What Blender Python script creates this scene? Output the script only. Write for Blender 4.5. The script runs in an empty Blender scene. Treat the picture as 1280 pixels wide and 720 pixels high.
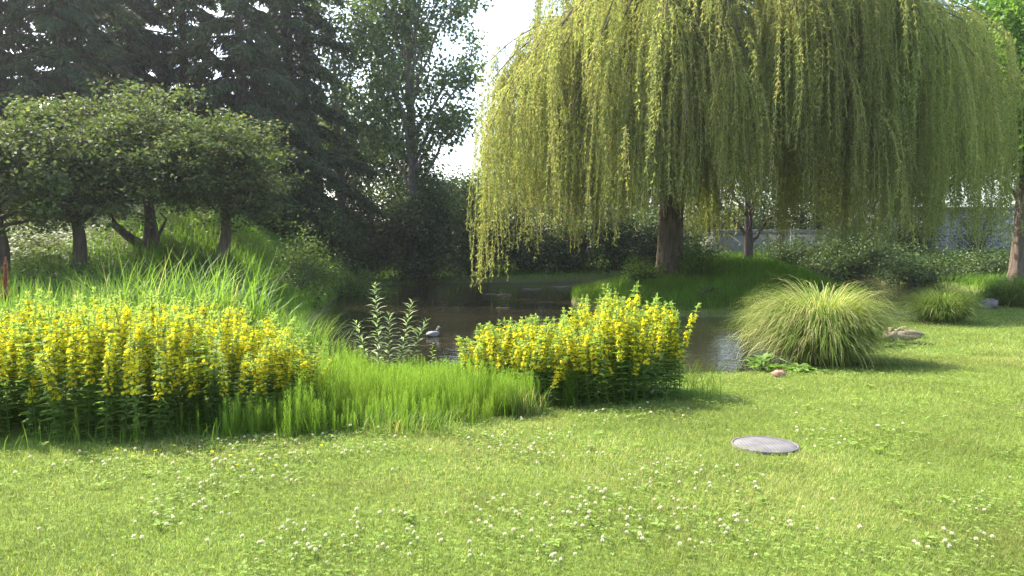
import bpy, math, random
import numpy as np
from mathutils import Vector, Matrix
rng = np.random.default_rng(7)
random.seed(7)
sc = bpy.context.scene
COL = sc.collection
PI = math.pi
F_PX = 960.0
CAM_Z = 1.6
HORIZON = 310.0
PITCH = math.atan((360 - HORIZON) / F_PX)
WATER = -0.5

# ------------------------------------------------------------------ helpers
def sstep(a, b, x):
    t = np.clip((np.asarray(x, float) - a) / (b - a), 0, 1)
    return t * t * (3 - 2 * t)

def px2x(px, y):
    return (px - 640) / F_PX * y

def unit(v):
    return v / np.maximum(np.linalg.norm(v, axis=-1, keepdims=True), 1e-9)

class MB:
    """collects quads, then links them as one mesh object"""
    def __init__(s): s.v, s.f, s.t, s.m, s.n = [], [], [], [], 0
    def add(s, V, F, tint=0.5, mi=0):
        V = np.asarray(V, np.float32).reshape(-1, 3); F = np.asarray(F, np.int32).reshape(-1, 4)
        s.v.append(V); s.f.append(F + s.n); s.n += len(V)
        s.t.append(np.broadcast_to(np.asarray(tint, np.float32), (len(V),)) if np.ndim(tint) == 0 else np.asarray(tint, np.float32).reshape(-1))
        s.m.append(np.full(len(F), mi, np.int32))
        return s
    def arrays(s):
        return np.concatenate(s.v), np.concatenate(s.f), np.concatenate(s.t), np.concatenate(s.m)
    def mesh(s, name, mats, smooth=False):
        V, F, T, M = s.arrays()
        me = bpy.data.meshes.new(name)
        me.vertices.add(len(V)); me.vertices.foreach_set('co', V.ravel())
        me.loops.add(F.size); me.loops.foreach_set('vertex_index', F.ravel())
        me.polygons.add(len(F)); me.polygons.foreach_set('loop_start', np.arange(0, F.size, 4, dtype=np.int32))
        me.polygons.foreach_set('material_index', M)
        if smooth: me.polygons.foreach_set('use_smooth', np.ones(len(F), bool))
        a = me.attributes.new('tint', 'FLOAT', 'POINT'); a.data.foreach_set('value', np.ascontiguousarray(T))
        for m in (mats if isinstance(mats, (list, tuple)) else [mats]): me.materials.append(m)
        me.update(calc_edges=True)
        return me
    def build(s, name, mats, parent=None, smooth=False):
        o = bpy.data.objects.new(name, s.mesh(name, mats, smooth)); COL.objects.link(o)
        if parent is not None: o.parent = parent
        return o

def link_mesh(name, me, parent=None):
    o = bpy.data.objects.new(name, me); COL.objects.link(o)
    if parent is not None: o.parent = parent
    return o

def tag(o, label=None, cat=None, group=None, kind=None):
    if label: o['label'] = label
    if cat: o['category'] = cat
    if group: o['group'] = group
    if kind: o['kind'] = kind
    return o

def thing(name, label, cat, loc=(0, 0, 0), rz=0.0, group=None, scale=1.0):
    o = bpy.data.objects.new(name, None); COL.objects.link(o)
    o.empty_display_size = 0.2
    o.location = loc; o.rotation_euler = (0, 0, rz); o.scale = (scale,) * 3
    return tag(o, label, cat, group)

def copy_tree(o, parent=None):
    kids = list(o.children)
    c = o.copy(); COL.objects.link(c)
    if parent is not None: c.parent = parent
    for k in kids: copy_tree(k, c)
    return c

def blades(base, az, L, th0, th1, W, k=4, p=1.4, tip=0.04, twist=None):
    """arching grass blades: returns V, F and the parameter t of every vertex"""
    n = len(base)
    tm = (np.arange(k) + 0.5) / k
    th = th0[:, None] + (th1 - th0)[:, None] * tm[None] ** p
    ds = (L / k)[:, None]
    r = np.concatenate([np.zeros((n, 1)), np.cumsum(np.sin(th) * ds, 1)], 1)
    z = np.concatenate([np.zeros((n, 1)), np.cumsum(np.cos(th) * ds, 1)], 1)
    t = np.linspace(0, 1, k + 1)
    w = W[:, None] * np.maximum((1 - t ** 2.2) * (0.55 + 0.9 * t - 0.45 * t * t), tip)[None]
    P = np.empty((n, k + 1, 3))
    P[..., 0] = base[:, 0:1] + np.cos(az)[:, None] * r
    P[..., 1] = base[:, 1:2] + np.sin(az)[:, None] * r
    P[..., 2] = base[:, 2:3] + z
    a2 = az + (0 if twist is None else twist)
    side = np.stack([-np.sin(a2), np.cos(a2), np.zeros(n)], -1)[:, None]
    V = np.stack([P - side * w[..., None] / 2, P + side * w[..., None] / 2], 2)
    idx = np.arange(n * (k + 1) * 2).reshape(n, k + 1, 2)
    F = np.stack([idx[:, :-1, 0], idx[:, :-1, 1], idx[:, 1:, 1], idx[:, 1:, 0]], -1)
    return V.reshape(-1, 3), F.reshape(-1, 4), np.broadcast_to(t[None, :, None], (n, k + 1, 2)).reshape(-1)

def kites(c, d, nrm, L, W, mid=0.42, curl=0.12, fold=0.10):
    """leaf shaped quads: base c, direction d, upper side nrm"""
    d = unit(d); s = unit(np.cross(d, nrm)); nn = np.cross(s, d)
    L = np.broadcast_to(np.asarray(L, float), (len(c),))[:, None]; W = np.broadcast_to(np.asarray(W, float), (len(c),))[:, None]
    m = c + d * L * mid + nn * W * fold
    tipp = c + d * L - nn * L * curl
    V = np.stack([c, m + s * W / 2, tipp, m - s * W / 2], 1)
    return V.reshape(-1, 3), np.arange(len(c) * 4).reshape(-1, 4)

def tube(path, rad, sides=8, wob=0.0, cap=False):
    path = np.asarray(path, float); k = len(path); rad = np.broadcast_to(np.asarray(rad, float), (k,))
    tg = unit(np.gradient(path, axis=0))
    ref = np.array([0, 0, 1.0]) if abs(tg[0][2]) < 0.8 else np.array([1.0, 0, 0])
    u = unit(np.cross(tg, ref)); w = np.cross(tg, u)
    a = np.linspace(0, 2 * PI, sides, endpoint=False)
    rr = rad[:, None] * (1 + (rng.normal(0, wob, (k, sides)) if wob else 0))
    V = path[:, None] + (u[:, None] * np.cos(a)[None, :, None] + w[:, None] * np.sin(a)[None, :, None]) * rr[..., None]
    i = np.arange(k * sides).reshape(k, sides)
    F = np.stack([i[:-1], np.roll(i, -1, 1)[:-1], np.roll(i, -1, 1)[1:], i[1:]], -1).reshape(-1, 4)
    return V.reshape(-1, 3), F

def rings(list_of_rings):
    """loft equal-sized vertex rings, closing both ends with a tiny ring"""
    R = [np.asarray(r, float) for r in list_of_rings]
    R = [R[0].mean(0) + (R[0] - R[0].mean(0)) * 1e-3] + R + [R[-1].mean(0) + (R[-1] - R[-1].mean(0)) * 1e-3]
    k, n = len(R), len(R[0]); V = np.concatenate(R); i = np.arange(k * n).reshape(k, n)
    F = np.stack([i[:-1], np.roll(i, -1, 1)[:-1], np.roll(i, -1, 1)[1:], i[1:]], -1).reshape(-1, 4)
    return V, F

def box(x0, y0, z0, x1, y1, z1):
    V = np.array([[x, y, z] for z in (z0, z1) for y in (y0, y1) for x in (x0, x1)], float)
    F = [[0, 2, 3, 1], [4, 5, 7, 6], [0, 1, 5, 4], [2, 6, 7, 3], [0, 4, 6, 2], [1, 3, 7, 5]]
    return V, F

def bez(a, b, c, n):
    t = np.linspace(0, 1, n)[:, None]
    return (1 - t) ** 2 * np.asarray(a) + 2 * t * (1 - t) * np.asarray(b) + t * t * np.asarray(c)

_NT = np.random.default_rng(77).random((64, 64))
def vnoise(X, Y, f=1.0, ox=0.0, oct=3):
    """smooth random field in 0..1"""
    r = np.zeros(np.shape(X)); amp, tot = 1.0, 0.0
    for o in range(oct):
        x = np.asarray(X) * f * 2 ** o + ox + 17.3 * o; y = np.asarray(Y) * f * 2 ** o + 2.7 * ox + 5.1 * o
        i, j = np.floor(x).astype(int), np.floor(y).astype(int); u, v = x - i, y - j; u = u * u * (3 - 2 * u); v = v * v * (3 - 2 * v)
        n = lambda a, b: _NT[a % 64, b % 64]
        r = r + amp * ((n(i, j) * (1 - u) + n(i + 1, j) * u) * (1 - v) + (n(i, j + 1) * (1 - u) + n(i + 1, j + 1) * u) * v); tot += amp; amp *= .5
    return np.clip(.5 + (r / tot - .5) * 1.5, 0, 1)

def rdir(n, up=0.0):
    v = rng.normal(0, 1, (n, 3)); v = unit(v); v[:, 2] += up
    return unit(v)

# ------------------------------------------------------------------ materials
def nmat(name):
    m = bpy.data.materials.new(name); m.use_nodes = True
    nt = m.node_tree; nt.nodes.clear()
    return m, nt, nt.nodes, nt.links

def ramp(N, stops):
    r = N.new('ShaderNodeValToRGB'); e = r.color_ramp.elements
    while len(e) > 1: e.remove(e[0])
    e[0].position, e[0].color = stops[0][0], (*stops[0][1], 1)
    for p, c in stops[1:]:
        q = e.new(p); q.color = (*c, 1)
    return r

def leaf_mat(name, stops, trans=0.45, rough=0.5, spec=0.35,  vary=0.35, vscale=0.6, tcol=1.25):
    m, nt, N, L = nmat(name)
    out = N.new('ShaderNodeOutputMaterial')
    at = N.new('ShaderNodeAttribute'); at.attribute_name = 'tint'
    rp = ramp(N, stops); L.new(at.outputs['Fac'], rp.inputs[0])
    geo = N.new('ShaderNodeNewGeometry')
    nz = N.new('ShaderNodeTexNoise'); nz.inputs['Scale'].default_value = vscale; nz.inputs['Detail'].default_value = 3
    L.new(geo.outputs['Position'], nz.inputs['Vector'])
    mr = N.new('ShaderNodeMapRange'); mr.inputs[1].default_value = 0.3; mr.inputs[2].default_value = 0.7
    mr.inputs[3].default_value = 1 - vary; mr.inputs[4].default_value = 1 + vary
    L.new(nz.outputs['Fac'], mr.inputs[0])
    hs = N.new('ShaderNodeHueSaturation'); L.new(rp.outputs[0], hs.inputs['Color']); L.new(mr.outputs[0], hs.inputs['Value'])
    hm = N.new('ShaderNodeMapRange'); hm.inputs[3].default_value = 0.485; hm.inputs[4].default_value = 0.515
    L.new(nz.outputs['Fac'], hm.inputs[0]); L.new(hm.outputs[0], hs.inputs['Hue'])
    b = N.new('ShaderNodeBsdfPrincipled'); b.inputs['Roughness'].default_value = rough
    b.inputs['Specular IOR Level'].default_value = spec * 0.4; b.inputs['Roughness'].default_value = min(.75, rough + .18)
    L.new(hs.outputs[0], b.inputs['Base Color'])
    tr = N.new('ShaderNodeBsdfTranslucent')
    tm = N.new('ShaderNodeMix'); tm.data_type = 'RGBA'; tm.blend_type = 'MULTIPLY'; tm.inputs[0].default_value = 1
    L.new(hs.outputs[0], tm.inputs[6]); tm.inputs[7].default_value = (tcol * 1.1, tcol * 1.15, tcol * 0.6, 1)
    L.new(tm.outputs[2], tr.inputs['Color'])
    mx = N.new('ShaderNodeMixShader'); mx.inputs[0].default_value = trans
    L.new(b.outputs[0], mx.inputs[1]); L.new(tr.outputs[0], mx.inputs[2]); L.new(mx.outputs[0], out.inputs[0])
    return m

def rough_mat(name, c0, c1, scale=6, rough=0.85, bump=0.4, stretch=(1, 1, 1), detail=6, spec=0.3, dist=0.03, contrast=(0.3, 0.7)):
    m, nt, N, L = nmat(name)
    out = N.new('ShaderNodeOutputMaterial'); b = N.new('ShaderNodeBsdfPrincipled')
    tc = N.new('ShaderNodeTexCoord'); mp = N.new('ShaderNodeMapping'); mp.inputs['Scale'].default_value = stretch
    L.new(tc.outputs['Object'], mp.inputs['Vector'])
    nz = N.new('ShaderNodeTexNoise'); nz.inputs['Scale'].default_value = scale; nz.inputs['Detail'].default_value = detail
    nz.inputs['Roughness'].default_value = 0.65
    L.new(mp.outputs[0], nz.inputs['Vector'])
    rp = ramp(N, [(contrast[0], c0), (contrast[1], c1)]); L.new(nz.outputs['Fac'], rp.inputs[0]); L.new(rp.outputs[0], b.inputs['Base Color'])
    bp = N.new('ShaderNodeBump'); bp.inputs['Strength'].default_value = bump; bp.inputs['Distance'].default_value = dist
    L.new(nz.outputs['Fac'], bp.inputs['Height']); L.new(bp.outputs[0], b.inputs['Normal'])
    b.inputs['Roughness'].default_value = rough; b.inputs['Specular IOR Level'].default_value = spec
    L.new(b.outputs[0], out.inputs[0])
    return m

M = {}
M['lawn_blade'] = leaf_mat('lawn grass', [(0, (0.12, 0.17, 0.034)), (0.5, (0.19, 0.235, 0.062)), (0.86, (0.28, 0.305, 0.10)), (1, (0.42, 0.37, 0.18))], 0.45, 0.45, 0.3, 0.22, 0.9)
M['clover_leaf'] = leaf_mat('clover leaf', [(0, (0.13, 0.21, 0.035)), (1, (0.24, 0.33, 0.085))], 0.4, 0.55, 0.25, 0.15, 1.0)
M['clover_head'] = leaf_mat('clover blossom', [(0, (0.10, 0.18, 0.04)), (0.3, (0.30, 0.21, 0.14)), (0.6, (0.54, 0.49, 0.40)), (1, (0.66, 0.63, 0.55))], 0.2, 0.7, 0.2, 0.05)
M['yellow'] = leaf_mat('yellow petal', [(0, (0.72, 0.47, 0.015)), (0.5, (0.76, 0.65, 0.03)), (1, (0.78, 0.74, 0.06))], 0.4, 0.5, 0.25, 0.08, 2.0, 1.0)
M['loose_leaf'] = leaf_mat('loosestrife leaf', [(0, (0.10, 0.165, 0.036)), (0.6, (0.17, 0.255, 0.06)), (1, (0.27, 0.34, 0.105))], 0.52, 0.45, 0.35, 0.2, 1.5)
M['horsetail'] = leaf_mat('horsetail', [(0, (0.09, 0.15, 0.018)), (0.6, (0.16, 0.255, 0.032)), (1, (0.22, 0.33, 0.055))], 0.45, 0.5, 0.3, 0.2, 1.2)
M['reed'] = leaf_mat('reed blade', [(0, (0.07, 0.13, 0.02)), (0.6, (0.13, 0.22, 0.035)), (0.9, (0.20, 0.28, 0.07)), (1, (0.34, 0.30, 0.14))], 0.45, 0.35, 0.5, 0.15, 0.8)
M['fountain'] = leaf_mat('fountain grass', [(0, (0.20, 0.13, 0.06)), (0.12, (0.10, 0.16, 0.025)), (0.6, (0.16, 0.24, 0.04)), (0.85, (0.30, 0.32, 0.10)), (1, (0.52, 0.46, 0.22))], 0.4, 0.4, 0.4, 0.12, 1.5)
M['bank_grass'] = leaf_mat('bank grass', [(0, (0.07, 0.14, 0.015)), (0.7, (0.12, 0.22, 0.025)), (1, (0.20, 0.27, 0.06))], 0.45, 0.5, 0.3, 0.25, 0.5)
M['ivy'] = leaf_mat('bank weed leaf', [(0, (0.08, 0.11, 0.035)), (0.7, (0.14, 0.18, 0.07)), (1, (0.20, 0.20, 0.11))], 0.3, 0.4, 0.5, 0.3, 0.5)
M['willow_leaf'] = leaf_mat('willow leaf', [(0, (0.15, 0.185, 0.052)), (0.55, (0.265, 0.295, 0.098)), (0.9, (0.38, 0.375, 0.15)), (1, (0.40, 0.31, 0.15))], 0.55, 0.45, 0.35, 0.22, 0.35)
M['twig'] = rough_mat('willow twig', (0.16, 0.12, 0.04), (0.24, 0.19, 0.07), 8)
M['conifer'] = leaf_mat('conifer needle', [(0, (0.036, 0.058, 0.028)), (0.7, (0.066, 0.098, 0.042)), (1, (0.12, 0.15, 0.055))], 0.3, 0.5, 0.35, 0.25, 0.35)
M['haw_leaf'] = leaf_mat('hawthorn leaf', [(0, (0.05, 0.075, 0.024)), (0.7, (0.092, 0.122, 0.044)), (1, (0.225, 0.225, 0.10))], 0.38, 0.45, 0.4, 0.25, 0.6)
M['poplar_leaf'] = leaf_mat('poplar leaf', [(0, (0.06, 0.10, 0.036)), (0.7, (0.115, 0.165, 0.055)), (1, (0.21, 0.255, 0.10))], 0.35, 0.3, 0.6, 0.25, 0.5)
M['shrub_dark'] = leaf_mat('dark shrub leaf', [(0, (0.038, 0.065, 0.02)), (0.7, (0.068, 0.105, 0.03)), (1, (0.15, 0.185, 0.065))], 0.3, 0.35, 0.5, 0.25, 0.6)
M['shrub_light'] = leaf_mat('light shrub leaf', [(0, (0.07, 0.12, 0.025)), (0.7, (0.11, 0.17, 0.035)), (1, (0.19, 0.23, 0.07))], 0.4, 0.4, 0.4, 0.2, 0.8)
M['maple_leaf'] = leaf_mat('maple leaf', [(0, (0.06, 0.12, 0.02)), (0.7, (0.10, 0.19, 0.03)), (1, (0.18, 0.26, 0.06))], 0.45, 0.4, 0.4, 0.2, 0.6)
M['sapling_leaf'] = leaf_mat('sapling leaf', [(0, (0.12, 0.19, 0.07)), (0.7, (0.21, 0.29, 0.11)), (1, (0.34, 0.40, 0.21))], 0.4, 0.3, 0.6, 0.1, 3.0)
M['dock_leaf'] = leaf_mat('dock leaf', [(0, (0.08, 0.15, 0.03)), (1, (0.18, 0.28, 0.07))], 0.35, 0.35, 0.5, 0.15, 3.0)
M['rusty_seed'] = leaf_mat('rusty seed', [(0, (0.16, 0.05, 0.03)), (1, (0.30, 0.12, 0.07))], 0.15, 0.8, 0.2, 0.1)
M['bark'] = rough_mat('grey brown bark', (0.055, 0.04, 0.03), (0.19, 0.145, 0.11), 9, 0.95, 1.0, (1, 1, 0.18), 8, 0.15, 0.06)
M['bark_dark'] = rough_mat('dark bark', (0.035, 0.026, 0.02), (0.12, 0.09, 0.07), 10, 0.95, 0.9, (1, 1, 0.2), 7, 0.15, 0.04)
M['bark_pale'] = rough_mat('pale bark', (0.10, 0.09, 0.08), (0.26, 0.23, 0.20), 5, 0.9, 0.6, (1, 1, 0.5), 6, 0.2, 0.03)
M['stem'] = rough_mat('green stem', (0.06, 0.10, 0.025), (0.13, 0.17, 0.05), 12)
M['rock'] = rough_mat('grey rock', (0.08, 0.07, 0.06), (0.19, 0.16, 0.14), 5, 0.9, 0.8)
M['frame'] = rough_mat('cover rim', (0.09, 0.085, 0.08), (0.15, 0.14, 0.13), 8)
M['brown_rock'] = rough_mat('brown stone', (0.24, 0.11, 0.07), (0.50, 0.30, 0.20), 14, 0.9, 0.9)
M['wood'] = rough_mat('weathered wood', (0.10, 0.07, 0.055), (0.2, 0.15, 0.12), 6, 0.9, 0.5, (0.2, 2, 2))
M['steel'] = rough_mat('galvanised steel', (0.30, 0.29, 0.27), (0.45, 0.44, 0.41), 9, 0.5, 0.1)
M['bill'] = rough_mat('duck bill', (0.42, 0.30, 0.05), (0.55, 0.40, 0.08), 9, 0.5, 0.1)
M['eye'] = rough_mat('duck eye', (0.01, 0.01, 0.01), (0.02, 0.02, 0.02), 9, 0.2, 0.0)
M['pale_wall'] = rough_mat('pale render', (0.36, 0.33, 0.32), (0.44, 0.41, 0.40), 1.3, 0.9, 0.1)
M['beige_wall'] = rough_mat('beige render', (0.25, 0.22, 0.19), (0.33, 0.295, 0.255), 1.5, 0.9, 0.1)
M['roof'] = rough_mat('grey roof', (0.12, 0.12, 0.12), (0.2, 0.2, 0.2), 4, 0.85, 0.2)
M['tile'] = rough_mat('red roof tile', (0.20, 0.07, 0.04), (0.34, 0.13, 0.08), 5, 0.85, 0.4)
M['glass'] = rough_mat('window glass', (0.03, 0.035, 0.04), (0.05, 0.055, 0.06), 2, 0.1, 0.0, spec=0.6)

def brick_mat():
    m, nt, N, L = nmat('red brick'); out = N.new('ShaderNodeOutputMaterial'); b = N.new('ShaderNodeBsdfPrincipled')
    tc = N.new('ShaderNodeTexCoord'); br = N.new('ShaderNodeTexBrick'); br.inputs['Scale'].default_value = 4
    mp = N.new('ShaderNodeMapping'); mp.inputs['Rotation'].default_value = (PI / 2, 0, 0)
    L.new(tc.outputs['Object'], mp.inputs[0]); L.new(mp.outputs[0], br.inputs['Vector'])
    br.inputs['Color1'].default_value = (0.42, 0.16, 0.08, 1); br.inputs['Color2'].default_value = (0.32, 0.12, 0.07, 1); br.inputs['Mortar'].default_value = (0.4, 0.35, 0.3, 1)
    L.new(br.outputs[0], b.inputs['Base Color']); b.inputs['Roughness'].default_value = 0.9; L.new(b.outputs[0], out.inputs[0])
    return m
M['brick'] = brick_mat()

def tint_mat(name, stops, rough=0.6, nscale=40, amt=0.35):
    m, nt, N, L = nmat(name); out = N.new('ShaderNodeOutputMaterial'); b = N.new('ShaderNodeBsdfPrincipled')
    at = N.new('ShaderNodeAttribute'); at.attribute_name = 'tint'
    tc = N.new('ShaderNodeTexCoord'); nz = N.new('ShaderNodeTexNoise'); nz.inputs['Scale'].default_value = nscale; nz.inputs['Detail'].default_value = 4
    L.new(tc.outputs['Object'], nz.inputs['Vector'])
    rp = ramp(N, stops); L.new(at.outputs['Fac'], rp.inputs[0])
    mr = N.new('ShaderNodeMapRange'); mr.inputs[1].default_value = 0.35; mr.inputs[2].default_value = 0.65; mr.inputs[3].default_value = 1 - amt; mr.inputs[4].default_value = 1 + amt
    L.new(nz.outputs['Fac'], mr.inputs[0])
    hs = N.new('ShaderNodeHueSaturation'); L.new(rp.outputs[0], hs.inputs['Color']); L.new(mr.outputs[0], hs.inputs['Value'])
    L.new(hs.outputs[0], b.inputs['Base Color']); b.inputs['Roughness'].default_value = rough
    bp = N.new('ShaderNodeBump'); bp.inputs['Strength'].default_value = 0.3; bp.inputs['Distance'].default_value = 0.01
    L.new(nz.outputs['Fac'], bp.inputs['Height']); L.new(bp.outputs[0], b.inputs['Normal']); L.new(b.outputs[0], out.inputs[0])
    return m
M['hen'] = tint_mat('brown duck plumage', [(0, (0.42, 0.31, 0.24)), (0.4, (0.30, 0.21, 0.15)), (0.75, (0.19, 0.125, 0.09)), (1, (0.11, 0.08, 0.06))], 0.7, 45, 0.5)
M['drake'] = tint_mat('drake plumage', [(0, (0.25, 0.225, 0.20)), (0.45, (0.21, 0.185, 0.165)), (0.55, (0.14, 0.09, 0.06)), (0.75, (0.6, 0.58, 0.55)), (0.82, (0.02, 0.07, 0.045)), (1, (0.015, 0.05, 0.04))], 0.55, 60, 0.2)

def ground_mat():
    m, nt, N, L = nmat('ground soil and turf'); out = N.new('ShaderNodeOutputMaterial'); b = N.new('ShaderNodeBsdfPrincipled')
    tc = N.new('ShaderNodeTexCoord')
    n1 = N.new('ShaderNodeTexNoise'); n1.inputs['Scale'].default_value = 1.1; n1.inputs['Detail'].default_value = 5
    n2 = N.new('ShaderNodeTexNoise'); n2.inputs['Scale'].default_value = 25; n2.inputs['Detail'].default_value = 5
    L.new(tc.outputs['Object'], n1.inputs['Vector']); L.new(tc.outputs['Object'], n2.inputs['Vector'])
    r1 = ramp(N, [(0.3, (0.09, 0.14, 0.025)), (0.55, (0.12, 0.175, 0.033)), (0.75, (0.17, 0.195, 0.055))]); L.new(n1.outputs['Fac'], r1.inputs[0])
    r2 = ramp(N, [(0.3, (0.55, 0.55, 0.5)), (0.7, (1.2, 1.2, 1.1))]); L.new(n2.outputs['Fac'], r2.inputs[0])
    mx = N.new('ShaderNodeMix'); mx.data_type = 'RGBA'; mx.blend_type = 'MULTIPLY'; mx.inputs[0].default_value = 1
    L.new(r1.outputs[0], mx.inputs[6]); L.new(r2.outputs[0], mx.inputs[7])
    at = N.new('ShaderNodeAttribute'); at.attribute_name = 'tint'
    soil = ramp(N, [(0.3, (0.05, 0.038, 0.025)), (0.7, (0.14, 0.10, 0.065))]); L.new(n2.outputs['Fac'], soil.inputs[0])
    m2 = N.new('ShaderNodeMix'); m2.data_type = 'RGBA'; L.new(at.outputs['Fac'], m2.inputs[0]); L.new(mx.outputs[2], m2.inputs[6]); L.new(soil.outputs[0], m2.inputs[7])
    L.new(m2.outputs[2], b.inputs['Base Color']); b.inputs['Roughness'].default_value = 0.95; b.inputs['Specular IOR Level'].default_value = 0.1
    bp = N.new('ShaderNodeBump'); bp.inputs['Strength'].default_value = 0.6; bp.inputs['Distance'].default_value = 0.03
    L.new(n2.outputs['Fac'], bp.inputs['Height']); L.new(bp.outputs[0], b.inputs['Normal']); L.new(b.outputs[0], out.inputs[0])
    return m
M['ground'] = ground_mat()

def water_mat():
    m, nt, N, L = nmat('murky pond water'); out = N.new('ShaderNodeOutputMaterial'); b = N.new('ShaderNodeBsdfPrincipled')
    tc = N.new('ShaderNodeTexCoord'); mp = N.new('ShaderNodeMapping'); mp.inputs['Scale'].default_value = (1, 1, 1)
    L.new(tc.outputs['Object'], mp.inputs[0])
    n1 = N.new('ShaderNodeTexNoise'); n1.inputs['Scale'].default_value = 2.2; n1.inputs['Detail'].default_value = 3; L.new(mp.outputs[0], n1.inputs['Vector'])
    n2 = N.new('ShaderNodeTexNoise'); n2.inputs['Scale'].default_value = 11; n2.inputs['Detail'].default_value = 2; L.new(mp.outputs[0], n2.inputs['Vector'])
    ad = N.new('ShaderNodeMath'); ad.operation = 'MULTIPLY_ADD'; ad.inputs[1].default_value = 0.35; L.new(n2.outputs['Fac'], ad.inputs[0]); L.new(n1.outputs['Fac'], ad.inputs[2])
    bp = N.new('ShaderNodeBump'); bp.inputs['Strength'].default_value = 0.2; bp.inputs['Distance'].default_value = 0.05
    L.new(ad.outputs[0], bp.inputs['Height']); L.new(bp.outputs[0], b.inputs['Normal'])
    n3 = N.new('ShaderNodeTexNoise'); n3.inputs['Scale'].default_value = 0.4; L.new(tc.outputs['Object'], n3.inputs['Vector'])
    rp = ramp(N, [(0.3, (0.012, 0.012, 0.007)), (0.7, (0.026, 0.022, 0.012))]); L.new(n3.outputs['Fac'], rp.inputs[0]); L.new(rp.outputs[0], b.inputs['Base Color'])
    b.inputs['Roughness'].default_value = 0.04; b.inputs['IOR'].default_value = 1.33; L.new(b.outputs[0], out.inputs[0])
    return m
M['water'] = water_mat()

def lid_mat():
    m, nt, N, L = nmat('cast cover lid'); out = N.new('ShaderNodeOutputMaterial'); b = N.new('ShaderNodeBsdfPrincipled')
    tc = N.new('ShaderNodeTexCoord')
    ck = N.new('ShaderNodeTexVoronoi'); ck.distance = 'CHEBYCHEV'; ck.inputs['Randomness'].default_value = 0; ck.inputs['Scale'].default_value = 30
    L.new(tc.outputs['Object'], ck.inputs['Vector'])
    nz = N.new('ShaderNodeTexNoise'); nz.inputs['Scale'].default_value = 8; nz.inputs['Detail'].default_value = 5; L.new(tc.outputs['Object'], nz.inputs['Vector'])
    rp = ramp(N, [(0.3, (0.085, 0.08, 0.076)), (0.7, (0.16, 0.15, 0.143))]); L.new(nz.outputs['Fac'], rp.inputs[0])
    r2 = ramp(N, [(0.28, (1.1, 1.1, 1.1)), (0.42, (0.6, 0.6, 0.6))]); L.new(ck.outputs['Distance'], r2.inputs[0])
    mx = N.new('ShaderNodeMix'); mx.data_type = 'RGBA'; mx.blend_type = 'MULTIPLY'; mx.inputs[0].default_value = 0.8; L.new(rp.outputs[0], mx.inputs[6]); L.new(r2.outputs[0], mx.inputs[7])
    L.new(mx.outputs[2], b.inputs['Base Color']); b.inputs['Roughness'].default_value = 0.75
    bp = N.new('ShaderNodeBump'); bp.inputs['Strength'].default_value = 0.6; bp.inputs['Distance'].default_value = 0.004; bp.invert = True
    L.new(ck.outputs['Distance'], bp.inputs['Height']); L.new(bp.outputs[0], b.inputs['Normal']); L.new(b.outputs[0], out.inputs[0])
    return m
M['lid'] = lid_mat()

# ------------------------------------------------------------------ terrain
POND = np.array([(-6.5, 27), (-5.4, 21), (-4.6, 17), (-3.5, 13.4), (-2.2, 11), (-0.9, 10), (1.0, 10.1), (2.4, 10.75), (3.5, 11.15), (5.2, 13.0), (6.4, 14.9), (7.6, 16.5),
                 (8.9, 18.7), (10.6, 21.2), (13.2, 24.6), (17.0, 28.5), (20.5, 33), (23, 39), (23.5, 46), (21, 51.5), (16.5, 53), (10, 49), (3, 47), (-3, 46), (-7, 44.5), (-8.2, 40), (-7.6, 34)], float)
ISLE = np.array([(3.4, 24.8), (5, 23.3), (7.2, 23.0), (9.5, 23.8), (12, 25.6), (13.6, 29), (13.8, 33), (11.5, 36), (7.5, 36.5), (4, 35), (2.2, 31), (2.4, 27.5)], float)

def smooth_poly(P, it=2):
    for _ in range(it):
        Q = np.roll(P, -1, 0); P = np.stack([P * 0.75 + Q * 0.25, P * 0.25 + Q * 0.75], 1).reshape(-1, 2)
    return P
POND_S, ISLE_S = smooth_poly(POND), smooth_poly(ISLE)

def sdist(P, X, Y):
    """signed distance to polygon P, positive outside"""
    X = np.asarray(X, float); Y = np.asarray(Y, float)
    d = np.full(X.shape, 1e9); ins = np.zeros(X.shape, bool)
    A, B = P, np.roll(P, -1, 0)
    for (ax, ay), (bx, by) in zip(A, B):
        ex, ey = bx - ax, by - ay
        t = np.clip(((X - ax) * ex + (Y - ay) * ey) / (ex * ex + ey * ey), 0, 1)
        d = np.minimum(d, (X - ax - t * ex) ** 2 + (Y - ay - t * ey) ** 2)
        c = ((ay > Y) != (by > Y)) & (X < (bx - ax) * (Y - ay) / (by - ay + 1e-12) + ax)
        ins ^= c
    d = np.sqrt(d)
    return np.where(ins, -d, d)

def shore(X, Y):
    """distance from the nearest water, negative in the water"""
    return np.maximum(sdist(POND_S, X, Y), -sdist(ISLE_S, X, Y))

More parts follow.
